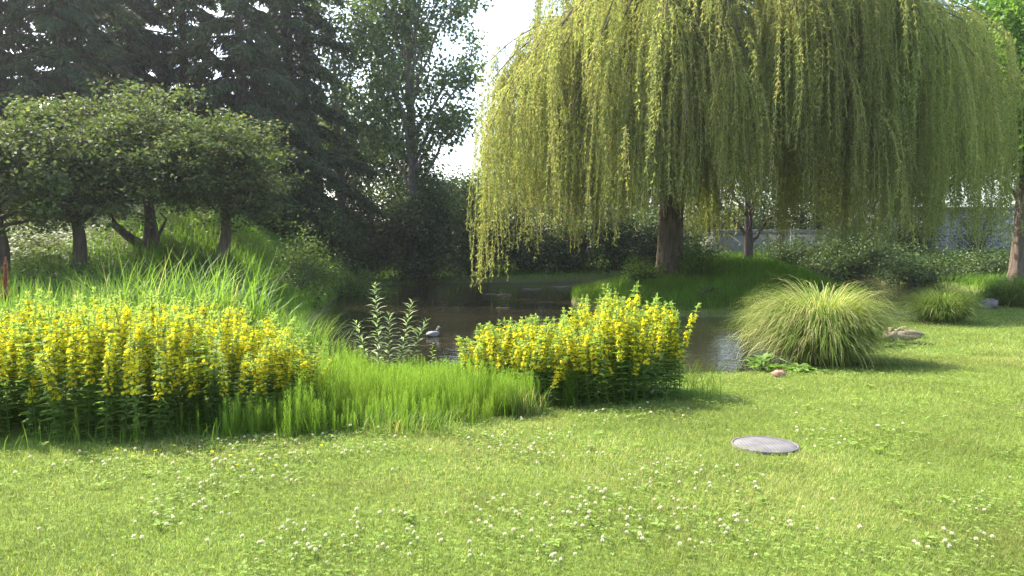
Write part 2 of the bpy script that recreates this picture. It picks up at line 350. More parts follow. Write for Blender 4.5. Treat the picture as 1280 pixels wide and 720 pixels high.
def height(X, Y, s=None):
    X = np.asarray(X, float); Y = np.asarray(Y, float)
    if s is None: s = shore(X, Y)
    land = -0.25 * sstep(6, 14, Y)
    land = land + 1.25 * sstep(44, 56, Y)
    x0 = -4.9 - 2.6 * sstep(19, 38, Y)
    land = land + 3.2 * sstep(13, 30, Y) * sstep(0.3, 5.6, x0 - X)
    isl = -sdist(ISLE_S, X, Y) > -1
    di = np.maximum(-sdist(ISLE_S, X, Y), 0)
    land = np.where(isl, -0.25 + 0.45 * sstep(0, 4, di) + 0.72 * np.exp(-((X - 9.6) / 4.2) ** 2 - ((Y - 32) / 3.2) ** 2) * sstep(0, 2, di), land)
    land = land + 0.02 * np.sin(X * 1.3 + 0.7 * Y) * np.cos(Y * 0.9 - 0.4 * X)
    edge = np.where(isl, sstep(-0.15, 0.1, s), sstep(-0.7, 0.45, s))
    return -1.3 + (land + 1.3) * edge

def hz(x, y): return float(height(np.array([x]), np.array([y]))[0])

def axis(a, b, step, far):
    core = np.arange(a, b + step / 2, step); out = [core]
    g = step; lo = []; x = a
    while x > -far: g *= 1.25; x -= g; lo.append(x)
    hi = []; g = step; x = b
    while x < far: g *= 1.25; x += g; hi.append(x)
    return np.concatenate([lo[::-1], core, hi])
gx, gy = axis(-24, 30, 0.3, 260), axis(-4, 60, 0.3, 260)
GX, GY = np.meshgrid(gx, gy); S = shore(GX, GY); Z = height(GX, GY, S)
i = np.arange(GX.size).reshape(GX.shape)
Fq = np.stack([i[:-1, :-1], i[:-1, 1:], i[1:, 1:], i[1:, :-1]], -1).reshape(-1, 4)
soil = np.clip(1 - sstep(-0.1, 0.28, S) + sstep(0.55, 1.3, Z) * 0.5 * (GX < -6), 0, 1)
g = MB().add(np.stack([GX, GY, Z], -1), Fq, soil.ravel()).build('ground', M['ground'], smooth=True); tag(g, kind='structure')
wx = np.linspace(-12, 48, 61); wy = np.linspace(8, 60, 53); WX, WY = np.meshgrid(wx, wy)
i = np.arange(WX.size).reshape(WX.shape)
w = MB().add(np.stack([WX, WY, np.full(WX.shape, WATER)], -1), np.stack([i[:-1, :-1], i[:-1, 1:], i[1:, 1:], i[1:, :-1]], -1)).build('pond_water', M['water'])
tag(w, kind='structure')

# ------------------------------------------------------------------ clump outlines used by several plants
def in_ell(X, Y, cx, cy, rx, ry): return ((X - cx) / rx) ** 2 + ((Y - cy) / ry) ** 2
LEFT = (-3.72, 7.45, 1.85, 1.25)
RIGHT = (0.68, 8.7, 1.17, 0.98)
def veg_front(X):
    """front edge of the unmown strip along the pond"""
    return np.interp(X, [-8, -5, -3.4, -2.2, -1.4, -0.7, -0.1, 0.4, 1.6, 2.1, 2.6, 3.2], [5.6, 5.85, 6.05, 6.15, 6.35, 6.75, 7.2, 7.7, 8.0, 8.6, 10.2, 11]) + .45 * (vnoise(X, 0 * np.asarray(X, float), 2.6, 4.4) - .5)
MAN = (2.04, 6.12, 0.262)

# ------------------------------------------------------------------ lawn grass, one mass
def scatter_lawn(y0, y1, dens):
    n = int((y1 - y0) * (1.45 * y1 + 9) * dens)
    Y = rng.uniform(y0, y1, n); X = rng.uniform(-0.725 * y1 - 4.5, 0.725 * y1 + 4.5, n)
    k = (np.abs(X) < 0.70 * Y + 0.5) | ((np.abs(X) < 0.70 * Y + 4.3) & (rng.random(n) < .55))
    X, Y = X[k], Y[k]
    k = (Y < veg_front(X) + rng.uniform(0, 0.25, len(X))) | (X > 2.9) | ((X > 2.2) & (Y < 10.6))
    X, Y = X[k], Y[k]
    s = shore(X, Y); k = (s > 0.12) & (np.hypot(X - MAN[0], Y - MAN[1]) > MAN[2] + rng.uniform(-.03, .015, len(X))) & (in_ell(X, Y, 4.9, 12.0, 0.5, 0.5) > 1)
    return X[k], Y[k]
def patch(X, Y, f=1.0, ph=0.0):
    return vnoise(X, Y, f * .8, ph * 3.1)
mb = MB()
for y0, y1, dens, wd, ln in ((1.2, 3.2, 2600, .006, .05), (3.2, 5.2, 8500, 0.0038, 0.052), (5.2, 8, 5200, 0.005, 0.052), (8, 13, 2100, 0.008, 0.062), (13, 28, 650, 0.014, 0.07)):
    X, Y = scatter_lawn(y0, y1, dens); n = len(X)
    B = np.stack([X, Y, height(X, Y) - 0.004], -1)
    pt = patch(X, Y); p2 = patch(X, Y, 3.7, 2.0)
    L_ = ln * rng.uniform(0.5, 1.25, n) * (0.75 + 0.5 * pt)
    V, Fb, t = blades(B, rng.uniform(0, 2 * PI, n), L_, rng.uniform(0.0, 0.6, n), rng.uniform(0.7, 1.7, n), wd * rng.uniform(0.7, 1.3, n), 2, 1.2)
    tt = np.clip(rng.normal(0.42, 0.16, n) + 0.22 * (p2 - 0.5), 0, 0.84); dry = rng.random(n) < 0.05 + 0.3 * sstep(.62, .85, vnoise(X, Y, .55, 9.0))
    tt = np.where(dry, rng.uniform(0.88, 1, n), tt)
    mb.add(V, Fb, np.repeat(tt, 6))
tag(mb.build('lawn_grass', M['lawn_blade']), 'short mown bright green grass of the lawn in front of the pond', 'grass', kind='stuff')

# clover leaves and creeping weeds in the turf
def clover_density(X, Y):
    d = 0.10 + 0.75 * sstep(.52, .72, patch(X, Y, 1.5, 4.0)) + 0.8 * np.exp(-((X - 0.35) / 0.6) ** 2 - ((Y - 4.5) / 0.35) ** 2) + 0.5 * (np.exp(-((X + 0.4) / 1.0) ** 2 - ((Y - 4.05) / 0.4) ** 2))
    return np.clip(d, 0, 1)
mb = MB()
for y0, y1, dens in ((3.3, 6.5, 620), (6.5, 11, 380), (11, 20, 130)):
    X, Y = scatter_lawn(y0, y1, dens); k = rng.random(len(X)) < clover_density(X, Y); X, Y = X[k], Y[k]; n = len(X)
    zc = height(X, Y) + rng.uniform(0.025, 0.06, n); a0 = rng.uniform(0, 2 * PI, n)
    sz = rng.uniform(0.009, 0.017, n) * (1 + 0.04 * (Y - 4)); tt = rng.uniform(0, 1, n)
    for q in range(3):
        a = a0 + q * 2.094
        V, Fk = kites(np.stack([X, Y, zc], -1), np.stack([np.cos(a), np.sin(a), np.full(n, 0.1)], -1), np.stack([rng.normal(0, .3, n), rng.normal(0, .3, n), np.ones(n)], -1), sz, sz * 0.95, 0.6, 0.1)
        mb.add(V, Fk, np.repeat(tt, 4))
# broad weed rosettes
X, Y = scatter_lawn(4, 16, 1.6); n = len(X)
for x, y in zip(X, Y):
    k = 9; a = rng.uniform(0, 2 * PI, k)
    V, Fk = kites(np.tile([x, y, hz(x, y) + 0.03], (k, 1)), np.stack([np.cos(a), np.sin(a), rng.uniform(0.1, 0.7, k)], -1), np.tile([0, 0, 1.0], (k, 1)), rng.uniform(0.03, 0.065, k), 0.022, 0.55, 0.2)
    mb.add(V, Fk, np.repeat(rng.uniform(0.4, 1, k), 4))
tag(mb.build('clover_leaves', M['clover_leaf']), 'clover and small broad weeds growing through the mown lawn', 'clover', kind='stuff')

# white clover blossoms
def clover_mesh(seed):
    r = np.random.default_rng(seed); b = MB()
    h = r.uniform(0.05, 0.075); lean = r.normal(0, 0.012, 2)
    V, Fk = tube([(0, 0, 0), (lean[0] * .5, lean[1] * .5, h * .5), (lean[0], lean[1], h)], 0.0013, 5); b.add(V, Fk, 0.0)
    k = 34; gi = np.arange(k) + .5; ph = np.arccos(1 - 1.7 * gi / k); th = PI * (1 + 5 ** .5) * gi
    d = np.stack([np.sin(ph) * np.cos(th), np.sin(ph) * np.sin(th), np.cos(ph)], -1)
    c = np.array([lean[0], lean[1], h]) + d * 0.003
    nn = np.cross(d, rdir(k)); V, Fk = kites(c, d + np.array([0, 0, .15]), nn, 0.0105, 0.006, 0.6, 0.0)
    b.add(V, Fk, np.repeat(np.where(ph > 2.0, r.uniform(.25, .5, k), r.uniform(.55, 1, k)), 4))
    return b
CL = [clover_mesh(s) for s in range(6)]; CLM = [c.mesh('clover_blossom', M['clover_head']) for c in CL]
X, Y = scatter_lawn(3.75, 12, 85); pr = np.clip(clover_density(X, Y) * 1.1 - 0.06, 0, 1) * np.exp(-np.maximum(Y - 4.3, 0) / 1.5) * np.where(X < 1.0, 1.5, 0.7)
k = (rng.random(len(X)) < pr) & (np.abs(X) < 0.66 * Y); X, Y = X[k], Y[k]; order = np.argsort(Y); X, Y = X[order], Y[order]
rest = MB()
for j, (x, y) in enumerate(zip(X, Y)):
    sc_ = rng.uniform(0.55, 1.05); rz = rng.uniform(0, 6.28)
    if j < 280:
        o = link_mesh('clover_blossom', CLM[j % 6]); o.location = (x, y, hz(x, y)); o.rotation_euler.z = rz; o.scale = (sc_,) * 3
        tag(o, 'small round white clover blossom standing in the mown lawn', 'flower', 'white clover blossoms in the lawn')
    else:
        V, Fk, T, _ = CL[j % 6].arrays(); ca, sa = math.cos(rz), math.sin(rz)
        W = np.stack([V[:, 0] * ca - V[:, 1] * sa, V[:, 0] * sa + V[:, 1] * ca, V[:, 2]], -1) * sc_ * 1.1 + np.array([x, y, hz(x, y)])
        rest.add(W, Fk, T)
if rest.n: tag(rest.build('clover_blossoms', M['clover_head']), 'scattered white clover blossoms farther across the lawn', 'flowers', kind='stuff')
print('clover', len(X))

# yellow blossoms on the grass
def small_blossom(r=0.016):
    b = MB(); a = np.arange(5) * 2 * PI / 5; d = np.stack([np.cos(a), np.sin(a), np.full(5, 0.45)], -1)
    V, Fk = kites(np.zeros((5, 3)) + [0, 0, 0.05], d, np.tile([0, 0, 1.], (5, 1)), r, r * .9, .6, .1); b.add(V, Fk, 0.7)
    V, Fk = tube([(0, 0, 0), (0, 0, 0.05)], 0.0013, 5); b.add(V, Fk, 0.0, 1)
    return b.mesh('yellow_blossom', [M['yellow'], M['stem']])
SB = small_blossom()
for px, py in ((135, 572), (190, 577), (210, 571), (162, 584), (258, 577), (283, 585), (318, 590), (341, 598), (292, 597), (395, 569), (270, 600), (328, 582)):
    y = 1.6 * F_PX / (py - HORIZON); x = px2x(px, y)
    o = link_mesh('yellow_blossom', SB); o.location = (x, y, hz(x, y)); o.rotation_euler = (rng.normal(0, .3), rng.normal(0, .3), rng.uniform(0, 6)); o.scale = (1.1,) * 3
    tag(o, 'tiny yellow blossom in the lawn below the bigger yellow flower clump', 'flower', 'tiny yellow blossoms in the lawn')

# ------------------------------------------------------------------ round cover in the lawn
t = thing('manhole_cover', 'round flat grey cover with a fine grid tread, sunk in the lawn', 'manhole cover', (MAN[0], MAN[1], hz(MAN[0], MAN[1]) + 0.012))
a = np.linspace(0, 2 * PI, 64, endpoint=False); c, s_ = np.cos(a), np.sin(a)
def ring(r, z): return np.stack([r * c, r * s_, np.full(64, z)], -1)
V, Fk = rings([ring(0.243, -0.05), ring(0.243, 0.006), ring(0.240, 0.009), ring(0.12, 0.009), ring(0.01, 0.009)]); MB().add(V, Fk).build('lid', M['lid'], t)
V, Fk = rings([ring(0.246, -0.05), ring(0.246, 0.010), ring(0.249, 0.012), ring(0.261, 0.012), ring(0.263, 0.008), ring(0.263, -0.05)])
MB().add(V, Fk[64:-64]).build('frame', M['frame'], t)

# ------------------------------------------------------------------ yellow loosestrife
def loosestrife(seed, bloom=1.0):
    r = np.random.default_rng(seed); H = r.uniform(0.86, 1.1); lean = r.normal(0, 0.075, 2)
    f = lambda u: np.stack([lean[0] * u ** 2, lean[1] * u ** 2, H * u], -1)
    g, bl = MB(), MB()
    u = np.linspace(0, 1, 7); V, Fk = tube(f(u), np.linspace(0.0045, 0.002, 7), 5); g.add(V, Fk, 0.3)
    us = np.concatenate([np.arange(0.06, 0.52, 0.058), np.arange(0.52, 0.99, 0.043)]); us = us + r.normal(0, .008, len(us)); top_b = r.uniform(.86, .95); low_b = r.uniform(.40, .62)
    for j, uu in enumerate(us):
        k = 4; a = r.uniform(0, .4) + (j % 2) * 0.785 + np.arange(k) * PI / 2; n = k
        up = uu > 0.54
        L_ = (0.09 if not up else 0.09 - 0.085 * (uu - 0.54)) * r.uniform(.85, 1.15, n)
        if uu < 0.18: L_ *= 0.7
        d = np.stack([np.cos(a), np.sin(a), np.full(n, 0.25 if not up else 0.55) + r.normal(0, .12, n)], -1)
        V, Fk = kites(np.tile(f(np.array([uu]))[0], (n, 1)), d, np.tile([0, 0, 1.], (n, 1)) + r.normal(0, .15, (n, 3)), L_, L_ * 0.42, .4, .22)
        g.add(V, Fk, np.repeat(np.clip(r.normal(0.35 + 0.5 * (uu - .3), .15, n), 0, 1), 4))
        if low_b < uu < top_b and r.random() < bloom * .97:
            nf = int(r.integers(4, 9))
            fa = r.uniform(0, 6.28) + np.arange(nf) * 2 * PI / nf + r.normal(0, .35, nf)
            sz = (0.0225 if uu < 0.86 else 0.015) * r.uniform(.8, 1.15, nf)
            axis_ = unit(np.stack([np.cos(fa), np.sin(fa), r.uniform(.35, .9, nf)], -1))
            cen = f(np.array([uu]))[0] + axis_ * 0.03 * r.uniform(.6, 1.4, (nf, 1)) + np.stack([0 * fa, 0 * fa, r.normal(.004, .010, nf)], -1)
            e1 = unit(np.cross(axis_, rdir(nf))); e2 = np.cross(axis_, e1)
            for q in range(5):
                qa = q * 2 * PI / 5; d = e1 * math.cos(qa) + e2 * math.sin(qa) + axis_ * 0.45
                V, Fk = kites(cen, d, axis_, sz, sz * 0.8, .55, .05); bl.add(V, Fk, np.repeat(np.clip(r.normal(.55, .25, nf), 0, 1), 4))
    # green buds at the tip
    k = 22; d = unit(np.stack([r.normal(0, .6, k), r.normal(0, .6, k), np.ones(k)], -1))
    V, Fk = kites(f(r.uniform(.9, .99, k)), d, rdir(k), 0.04, 0.014, .4, 0); g.add(V, Fk, 0.95)
    return g, bl
LS = [loosestrife(100 + j) for j in range(9)] + [loosestrife(120 + j, 0.35) for j in range(3)]
LSM = [(g.mesh('flower_stem', M['loose_leaf']), b.mesh('blossoms', M['yellow'])) for g, b in LS]

def loose_clump(label, ell, n_tot, hfun, min_d):
    cx, cy, rx, ry = ell
    t = thing('yellow_flower_clump', label, 'flower clump', (cx, cy, hz(cx, cy)))
    pts = []
    tries = 0
    while len(pts) < n_tot and tries < 40000:
        tries += 1
        x, y = cx + rx * rng.uniform(-1, 1), cy + ry * rng.uniform(-1, 1)
        e = in_ell(x, y, *ell) + 0.25 * math.sin(3.1 * x + 2) * math.sin(4.3 * y)
        if e > 1 or (len(pts) and min(np.hypot(p[0] - x, p[1] - y) for p in pts) < min_d): continue
        pts.append((x, y, e))
    pts.sort(key=lambda p: p[1])
    # the stems that show largest: the nearest hundred, spread over the front
    stuff = MB()
    for j, (x, y, e) in enumerate(pts):
        v = int(rng.integers(0, 9)) if e < 0.8 or rng.random() < .6 else int(rng.integers(9, 12))
        s = hfun(x, y) * rng.uniform(0.80, 1.09) * (1 - 0.32 * max(e - 0.45, 0)); rz = rng.uniform(0, 6.28)
        lx, ly = 0.10 * (x - cx) / rx, 0.12 * (y - cy) / ry
        z = hz(x, y) - t.location.z - 0.01
        if j < 100:
            o = link_mesh('flower_stem', LSM[v][0], t); o.location = (x - cx, y - cy, z); o.rotation_euler = (-ly + rng.normal(0, .07), lx + rng.normal(0, .07), rz); o.scale = (1, 1, s)
            link_mesh('blossoms', LSM[v][1], o)
        else:
            Mx = np.array(Matrix.LocRotScale(Vector((x - cx, y - cy, z)), Matrix.Rotation(lx, 3, 'Y').to_quaternion() @ Matrix.Rotation(-ly, 3, 'X').to_quaternion() @ Matrix.Rotation(rz, 3, 'Z').to_quaternion(), Vector((1, 1, s))))
            for q in (0, 1):
                V, Fk, T, _ = LS[v][q].arrays(); stuff.add(V @ Mx[:3, :3].T + Mx[:3, 3], Fk, T, q)
    if stuff.n: tag(stuff.build('flower_stems', [M['loose_leaf'], M['yellow']], t), kind='stuff')
    print('loosestrife', len(pts)); return t
loose_clump('wide long clump of tall yellow flower spikes, the bigger one with reeds behind it', LEFT, 410, lambda x, y: 1.05 - 0.25 * float(sstep(-3.2, -1.9, x)) - 0.12 * float(sstep(-4.6, -5.4, x)), 0.09)
loose_clump('smaller mounded clump of yellow flower spikes beside open water, higher at one side', RIGHT, 260, lambda x, y: (0.80 + 0.29 * float(sstep(0.45, 1.15, x))), 0.095)

# ------------------------------------------------------------------ horsetail, one mass
mb = MB()
def horsetail_at(X, Y, Hs):
    n = len(X); Zb = height(X, Y)
    K = 11
    st, Fk, tq = blades(np.stack([X, Y, Zb], -1), rng.uniform(0, 6.28, n), Hs, np.zeros(n), rng.uniform(0.02, .3, n), np.full(n, 0.006), 3, 1, .2)
    mb.add(st, Fk, 0.55)
    for k in range(K):
        u = 0.08 + 0.88 * k / (K - 1); m = 6
        a = (rng.uniform(0, 6.28, n)[:, None] + np.arange(m)[None] * 2 * PI / m).ravel()
        bx = np.repeat(np.stack([X, Y, Zb + Hs * u], -1), m, 0)
        L_ = np.repeat(Hs, m) * (0.30 - 0.2 * u) * rng.uniform(.7, 1.2, n * m)
        V, Fk, tq = blades(bx, a, L_, np.full(n * m, 0.95), rng.uniform(0.1, .55, n * m), np.full(n * m, 0.0045), 2, .7, .3)
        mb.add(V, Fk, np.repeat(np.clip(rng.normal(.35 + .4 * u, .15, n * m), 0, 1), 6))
def region(n, x0, x1, y0, y1, f):
    X = rng.uniform(x0, x1, n); Y = rng.uniform(y0, y1, n); k = f(X, Y); return X[k], Y[k]
X, Y = region(3000, -2.5, 0.3, 6.2, 9.9, lambda X, Y: (Y > veg_front(X) + 0.05) & (in_ell(X, Y, *RIGHT) > 0.9) & (in_ell(X, Y, *LEFT) > 0.95) & (shore(X, Y) > 0.05) & (rng.random(len(X)) < .25 + 1.3 * sstep(.25, .6, vnoise(X, Y, 2.0, 6.0))))
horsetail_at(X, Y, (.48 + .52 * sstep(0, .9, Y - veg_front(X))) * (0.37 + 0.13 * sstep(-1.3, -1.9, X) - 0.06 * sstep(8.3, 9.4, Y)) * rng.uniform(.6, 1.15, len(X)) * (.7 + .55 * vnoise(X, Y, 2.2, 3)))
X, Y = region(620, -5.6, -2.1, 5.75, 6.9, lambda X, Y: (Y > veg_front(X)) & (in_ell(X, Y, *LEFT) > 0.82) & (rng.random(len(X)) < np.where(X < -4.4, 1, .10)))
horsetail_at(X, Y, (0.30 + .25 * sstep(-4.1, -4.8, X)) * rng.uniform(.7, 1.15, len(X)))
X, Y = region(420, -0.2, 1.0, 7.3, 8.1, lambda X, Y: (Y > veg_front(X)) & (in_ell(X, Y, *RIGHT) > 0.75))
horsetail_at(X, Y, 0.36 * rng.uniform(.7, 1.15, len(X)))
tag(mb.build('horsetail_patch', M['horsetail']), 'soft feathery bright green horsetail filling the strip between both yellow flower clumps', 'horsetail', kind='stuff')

# ------------------------------------------------------------------ rough grass fringe along the near shore, one mass
mb = MB()
X, Y = region(26000, -6, 9, 5.6, 19, lambda X, Y: (shore(X, Y) > -0.1) & (((Y > veg_front(X) - 0.12) & (Y < veg_front(X) + .3) & (X < 2.2)) | ((shore(X, Y) < 0.5) & (X > 1.5)) | ((in_ell(X, Y, 1.95, 8.9, .45, 1.1) < 1)) | ((Y > veg_front(X)) & (X < 2.2) & (rng.random(len(X)) < .35))))
n = len(X); V, Fb, tq = blades(np.stack([X, Y, height(X, Y)], -1), rng.uniform(0, 6.28, n), rng.uniform(.10, .32, n) * np.where((in_ell(X, Y, 1.95, 8.9, .45, 1.1) < 1), 1.6, 1), rng.uniform(0, .4, n), rng.uniform(.5, 1.7, n), np.full(n, .007), 4)
mb.add(V, Fb, np.repeat(np.clip(rng.normal(.45, .25, n), 0, 1), 10))
tag(mb.build('shore_grass', M['bank_grass']), 'loose unmown grass fringing the near edge of the pond', 'grass', kind='stuff')

# ------------------------------------------------------------------ arching grass clumps
def fountain(name, label, x, y, R, H, n, dull=0.0, group=None):
    t = thing(name, label, 'ornamental grass', (x, y, hz(x, y)), group=group); mb = MB()
    rr = 0.46 * R * np.sqrt(rng.random(n)); a = rng.uniform(0, 6.28, n)
    base = np.stack([rr * np.cos(a), rr * np.sin(a), np.zeros(n)], -1)
    az = a + rng.normal(0, .55, n); out = np.clip(rr / (0.46 * R), 0, 1)
    L_ = H * rng.uniform(.5, 1.38, n) * (1 - .22 * out)
    V, Fb, tq = blades(base, az, L_, rng.uniform(0.0, .12, n) + out ** 2 * rng.uniform(.05, 1.0, n), rng.uniform(1.9, 3.05, n), rng.uniform(.010, .017, n), 8, 2.0)
    tv = np.clip(rng.normal(.52, .17, n), .14, .9); straw = rng.random(n) < .2 * (1 - dull); tv = np.where(straw, rng.uniform(.9, 1, n), tv)
    tv = np.repeat(tv, 18) + .10 * tq * (1 - dull)
    mb.add(V, Fb, np.clip(tv, .13, 1)); mb.build('blades', M['fountain'], t)
    mb = MB(); m = n // 4
    a = rng.uniform(0, 6.28, m); rr = R * .47 * np.sqrt(rng.random(m)); base = np.stack([rr * np.cos(a), rr * np.sin(a), np.zeros(m)], -1)
    V, Fb, tq = blades(base, a + rng.normal(0, .7, m), H * rng.uniform(.3, .75, m), rng.uniform(.2, .7, m), rng.uniform(1.3, 2.7, m), np.full(m, .008), 5)
    mb.add(V, Fb, np.repeat(np.where(rng.random(m) < .65, 0.0, .97), 12)); mb.build('dead_thatch', M['fountain'], t)
    return t
fountain('fountain_grass', 'big rounded clump of arching pale green grass on the water edge, in full sun', 4.88, 12.1, .80, 1.56, 10500)
fountain('fountain_grass', 'dull green arching grass clump in the shade behind the resting ducks', 10.6, 18.9, .85, 1.1, 4200, .75)
fountain('fountain_grass', 'shaded arching grass clump farthest along the bank, past the grey rock', 15.9, 24.2, 1.1, 1.35, 3600, .75)

def tussock(name, label, cat, x, y, rx, ry, n, L0, L1, wid, t0, t1, p=1.6, mat='reed', az=None, k=6, straw=.04):
    t = thing(name, label, cat, (x, y, hz(x, y)))
    a = rng.uniform(0, 6.28, n); rr = np.sqrt(rng.random(n)); X = rx * rr * np.cos(a); Y = ry * rr * np.sin(a)
    zz = height(X + x, Y + y) - t.location.z
    aa = rng.uniform(0, 6.28, n) if az is None else rng.normal(az, .7, n)
    V, Fb, tq = blades(np.stack([X, Y, zz - .02], -1), aa, rng.uniform(L0, L1, n), rng.uniform(0, .18, n), rng.uniform(t0, t1, n), wid * rng.uniform(.6, 1.25, n), k, p)
    tv = np.clip(rng.normal(.5, .2, n), 0, .88); tv = np.where(rng.random(n) < straw, 1, tv)
    mb = MB().add(V, Fb, np.repeat(tv, 2 * (k + 1))); mb.build('blades', M[mat], t); return t
tussock('reed_clump', 'tall arching reed blades in the middle behind the bigger yellow clump', 'reeds', px2x(232, 11.8), 11.8, 1.35, .9, 1300, .9, 2.0, .026, .5, 2.2, 1.7)
tussock('reed_clump', 'upright yellow green reed blades below the thick straight hawthorn trunk', 'reeds', px2x(62, 12.6), 12.6, 1.25, .9, 800, .7, 1.5, .028, .15, .8, 1.5)
tussock('reed_clump', 'upright reed blades at the edge of the picture past the trunk with rusty seed head', 'reeds', px2x(-25, 12.0), 12.0, .75, .9, 500, .8, 1.45, .022, .15, .9, 1.5)
tussock('reed_clump', 'low drooping grey green reed clump overhanging the dark water', 'reeds', px2x(362, 11.8), 11.8, .75, .7, 700, .6, 1.15, .012, .7, 2.3, 1.5, az=-.2)
tussock('rush_clump', 'thin dark upright rush stalks standing behind the smaller yellow clump', 'rushes', px2x(690, 10.6), 10.4, .45, .2, 46, .75, 1.25, .009, .02, .28, 1, k=4)
tussock('grass_tuft', 'small straw streaked grass tuft at the foot of the smaller yellow clump', 'grass tuft', px2x(650, 7.45), 7.42, .27, .12, 260, .18, .42, .009, .5, 2.0, 1.4, straw=.3)
tussock('grass_tuft', 'fine pale grass tuft where horsetail meets the mown lawn', 'grass tuft', px2x(520, 6.6), 6.55, .5, .12, 200, .15, .35, .006, .6, 2.0, 1.4, straw=.25)

# tall wild grass on the foot of the bank
mb = MB()
X, Y = region(17000, -16, -3.6, 9.5, 21, lambda X, Y: (shore(X, Y) > .1) & ((Y > 14) | (rng.random(len(X)) < .35)) & (in_ell(X, Y, *LEFT) > 1.05) & (np.abs(X) < .72 * Y + 4))
n = len(X); V, Fb, tq = blades(np.stack([X, Y, height(X, Y)], -1), rng.uniform(0, 6.28, n), rng.uniform(.3, .85, n), rng.uniform(0, .3, n), rng.uniform(.4, 1.8, n), np.full(n, .013), 4)
mb.add(V, Fb, np.repeat(np.clip(rng.normal(.5, .22, n), 0, 1), 10))
X, Y = region(30000, -13.5, -6.0, 21, 40, lambda X, Y: (shore(X, Y) > .1) & (X > -13 + .12 * (Y - 21)) & (rng.random(len(X)) < .35 + .65 * sstep(-11.8, -9.8, X - 0.0 * Y)))
n = len(X); V, Fb, tq = blades(np.stack([X, Y, height(X, Y)], -1), rng.uniform(0, 6.28, n), rng.uniform(.3, .7, n), rng.uniform(0, .3, n), rng.uniform(.4, 1.5, n), np.full(n, .022), 3)
mb.add(V, Fb, np.repeat(np.clip(rng.normal(.6, .22, n), 0, 1), 8))
tag(mb.build('bank_grass', M['bank_grass']), 'long wild grass covering the rising bank beside the pond', 'grass', kind='stuff')
# leafy ground cover on the bank
mb = MB()
X, Y = region(46000, -27, -8.5, 17.5, 36, lambda X, Y: (shore(X, Y) > .6) & (X < -8.3 - .1 * (Y - 20)) & (np.abs(X) < .74 * Y + 4) & (rng.random(len(X)) < .35 + .8 * (patch(X, Y, 1.1) > .5)))
n = len(X); zc = height(X, Y) + rng.uniform(.03, .32, n); a = rng.uniform(0, 6.28, n)
V, Fk = kites(np.stack([X, Y, zc], -1), np.stack([np.cos(a), np.sin(a), rng.normal(.05, .3, n)], -1), np.stack([rng.normal(0, .35, n), rng.normal(-.2, .35, n), np.ones(n)], -1), rng.uniform(.09, .17, n), rng.uniform(.07, .13, n), .45, .15)
mb.add(V, Fk, np.repeat(np.clip(rng.normal(.55, .25, n), 0, 1), 4))
tag(mb.build('bank_ground_cover', M['ivy']), 'low dusty green leafy ground cover on the bank under the hawthorns', 'ground cover', kind='stuff')
# long grass on the island and far bank
mb = MB()
X, Y = region(60000, 2, 14.2, 22.8, 37, lambda X, Y: -sdist(ISLE_S, X, Y) > .02)
n = len(X); front = (X > 0)
V, Fb, tq = blades(np.stack([X, Y, height(X, Y)], -1), rng.uniform(0, 6.28, n), rng.uniform(.2, .55, n), rng.uniform(0, .3, n), rng.uniform(.4, 1.5, n), np.full(n, .016), 3)
mb.add(V, Fb, np.repeat(np.clip(rng.normal(.5, .25, n), 0, 1), 8))
tag(mb.build('island_grass', M['bank_grass']), 'lush long grass on the pond island under the weeping willow', 'grass', kind='stuff')
mb = MB()
X, Y = region(76000, -12, 46, 26, 60, lambda X, Y: (shore(X, Y) > .1) & (sdist(POND_S, X, Y) > .08) & ((Y > 44) | (X > 15.5)) & (np.abs(X) < .72 * Y + 4))
n = len(X); V, Fb, tq = blades(np.stack([X, Y, height(X, Y)], -1), rng.uniform(0, 6.28, n), rng.uniform(.25, .6, n), rng.uniform(0, .3, n), rng.uniform(.4, 1.5, n), np.full(n, .04), 2)
mb.add(V, Fb, np.repeat(np.clip(rng.normal(.6, .25, n), 0, 1), 6))
tag(mb.build('far_bank_grass', M['bank_grass']), 'rough grass on the far bank and the shaded far end of the lawn', 'grass', kind='stuff')

# ------------------------------------------------------------------ leafy plants
def leafy_stem(mb, base, H, lean, nl, L_, W_, stem_r=.004, tint=(.5, .25), d_up=.35, start=.15, spread=1.0, sm=1):
    u = np.linspace(0, 1, 8); lean = np.asarray(lean)
    P = np.stack([base[0] + lean[0] * u ** 1.5, base[1] + lean[1] * u ** 1.5, base[2] + H * u], -1)
    V, Fk = tube(P, np.linspace(stem_r, stem_r * .4, 8), 5); mb.add(V, Fk, .3, sm)
    uu = np.linspace(start, 1, nl); a = np.arange(nl) * 2.4 + rng.uniform(0, 6)
    c = np.stack([np.interp(uu, u, P[:, q]) for q in range(3)], -1)
    d = np.stack([np.cos(a) * spread, np.sin(a) * spread, d_up + .8 * uu ** 4 + rng.normal(0, .15, nl)], -1)
    Lq = L_ * rng.uniform(.75, 1.15, nl) * (1 - .45 * uu ** 5)
    V, Fk = kites(c, d, np.tile([0, 0, 1.], (nl, 1)) + rng.normal(0, .2, (nl, 3)), Lq, W_ * Lq / L_, .45, .25)
    mb.add(V, Fk, np.repeat(np.clip(rng.normal(tint[0], tint[1], nl), 0, 1), 4))

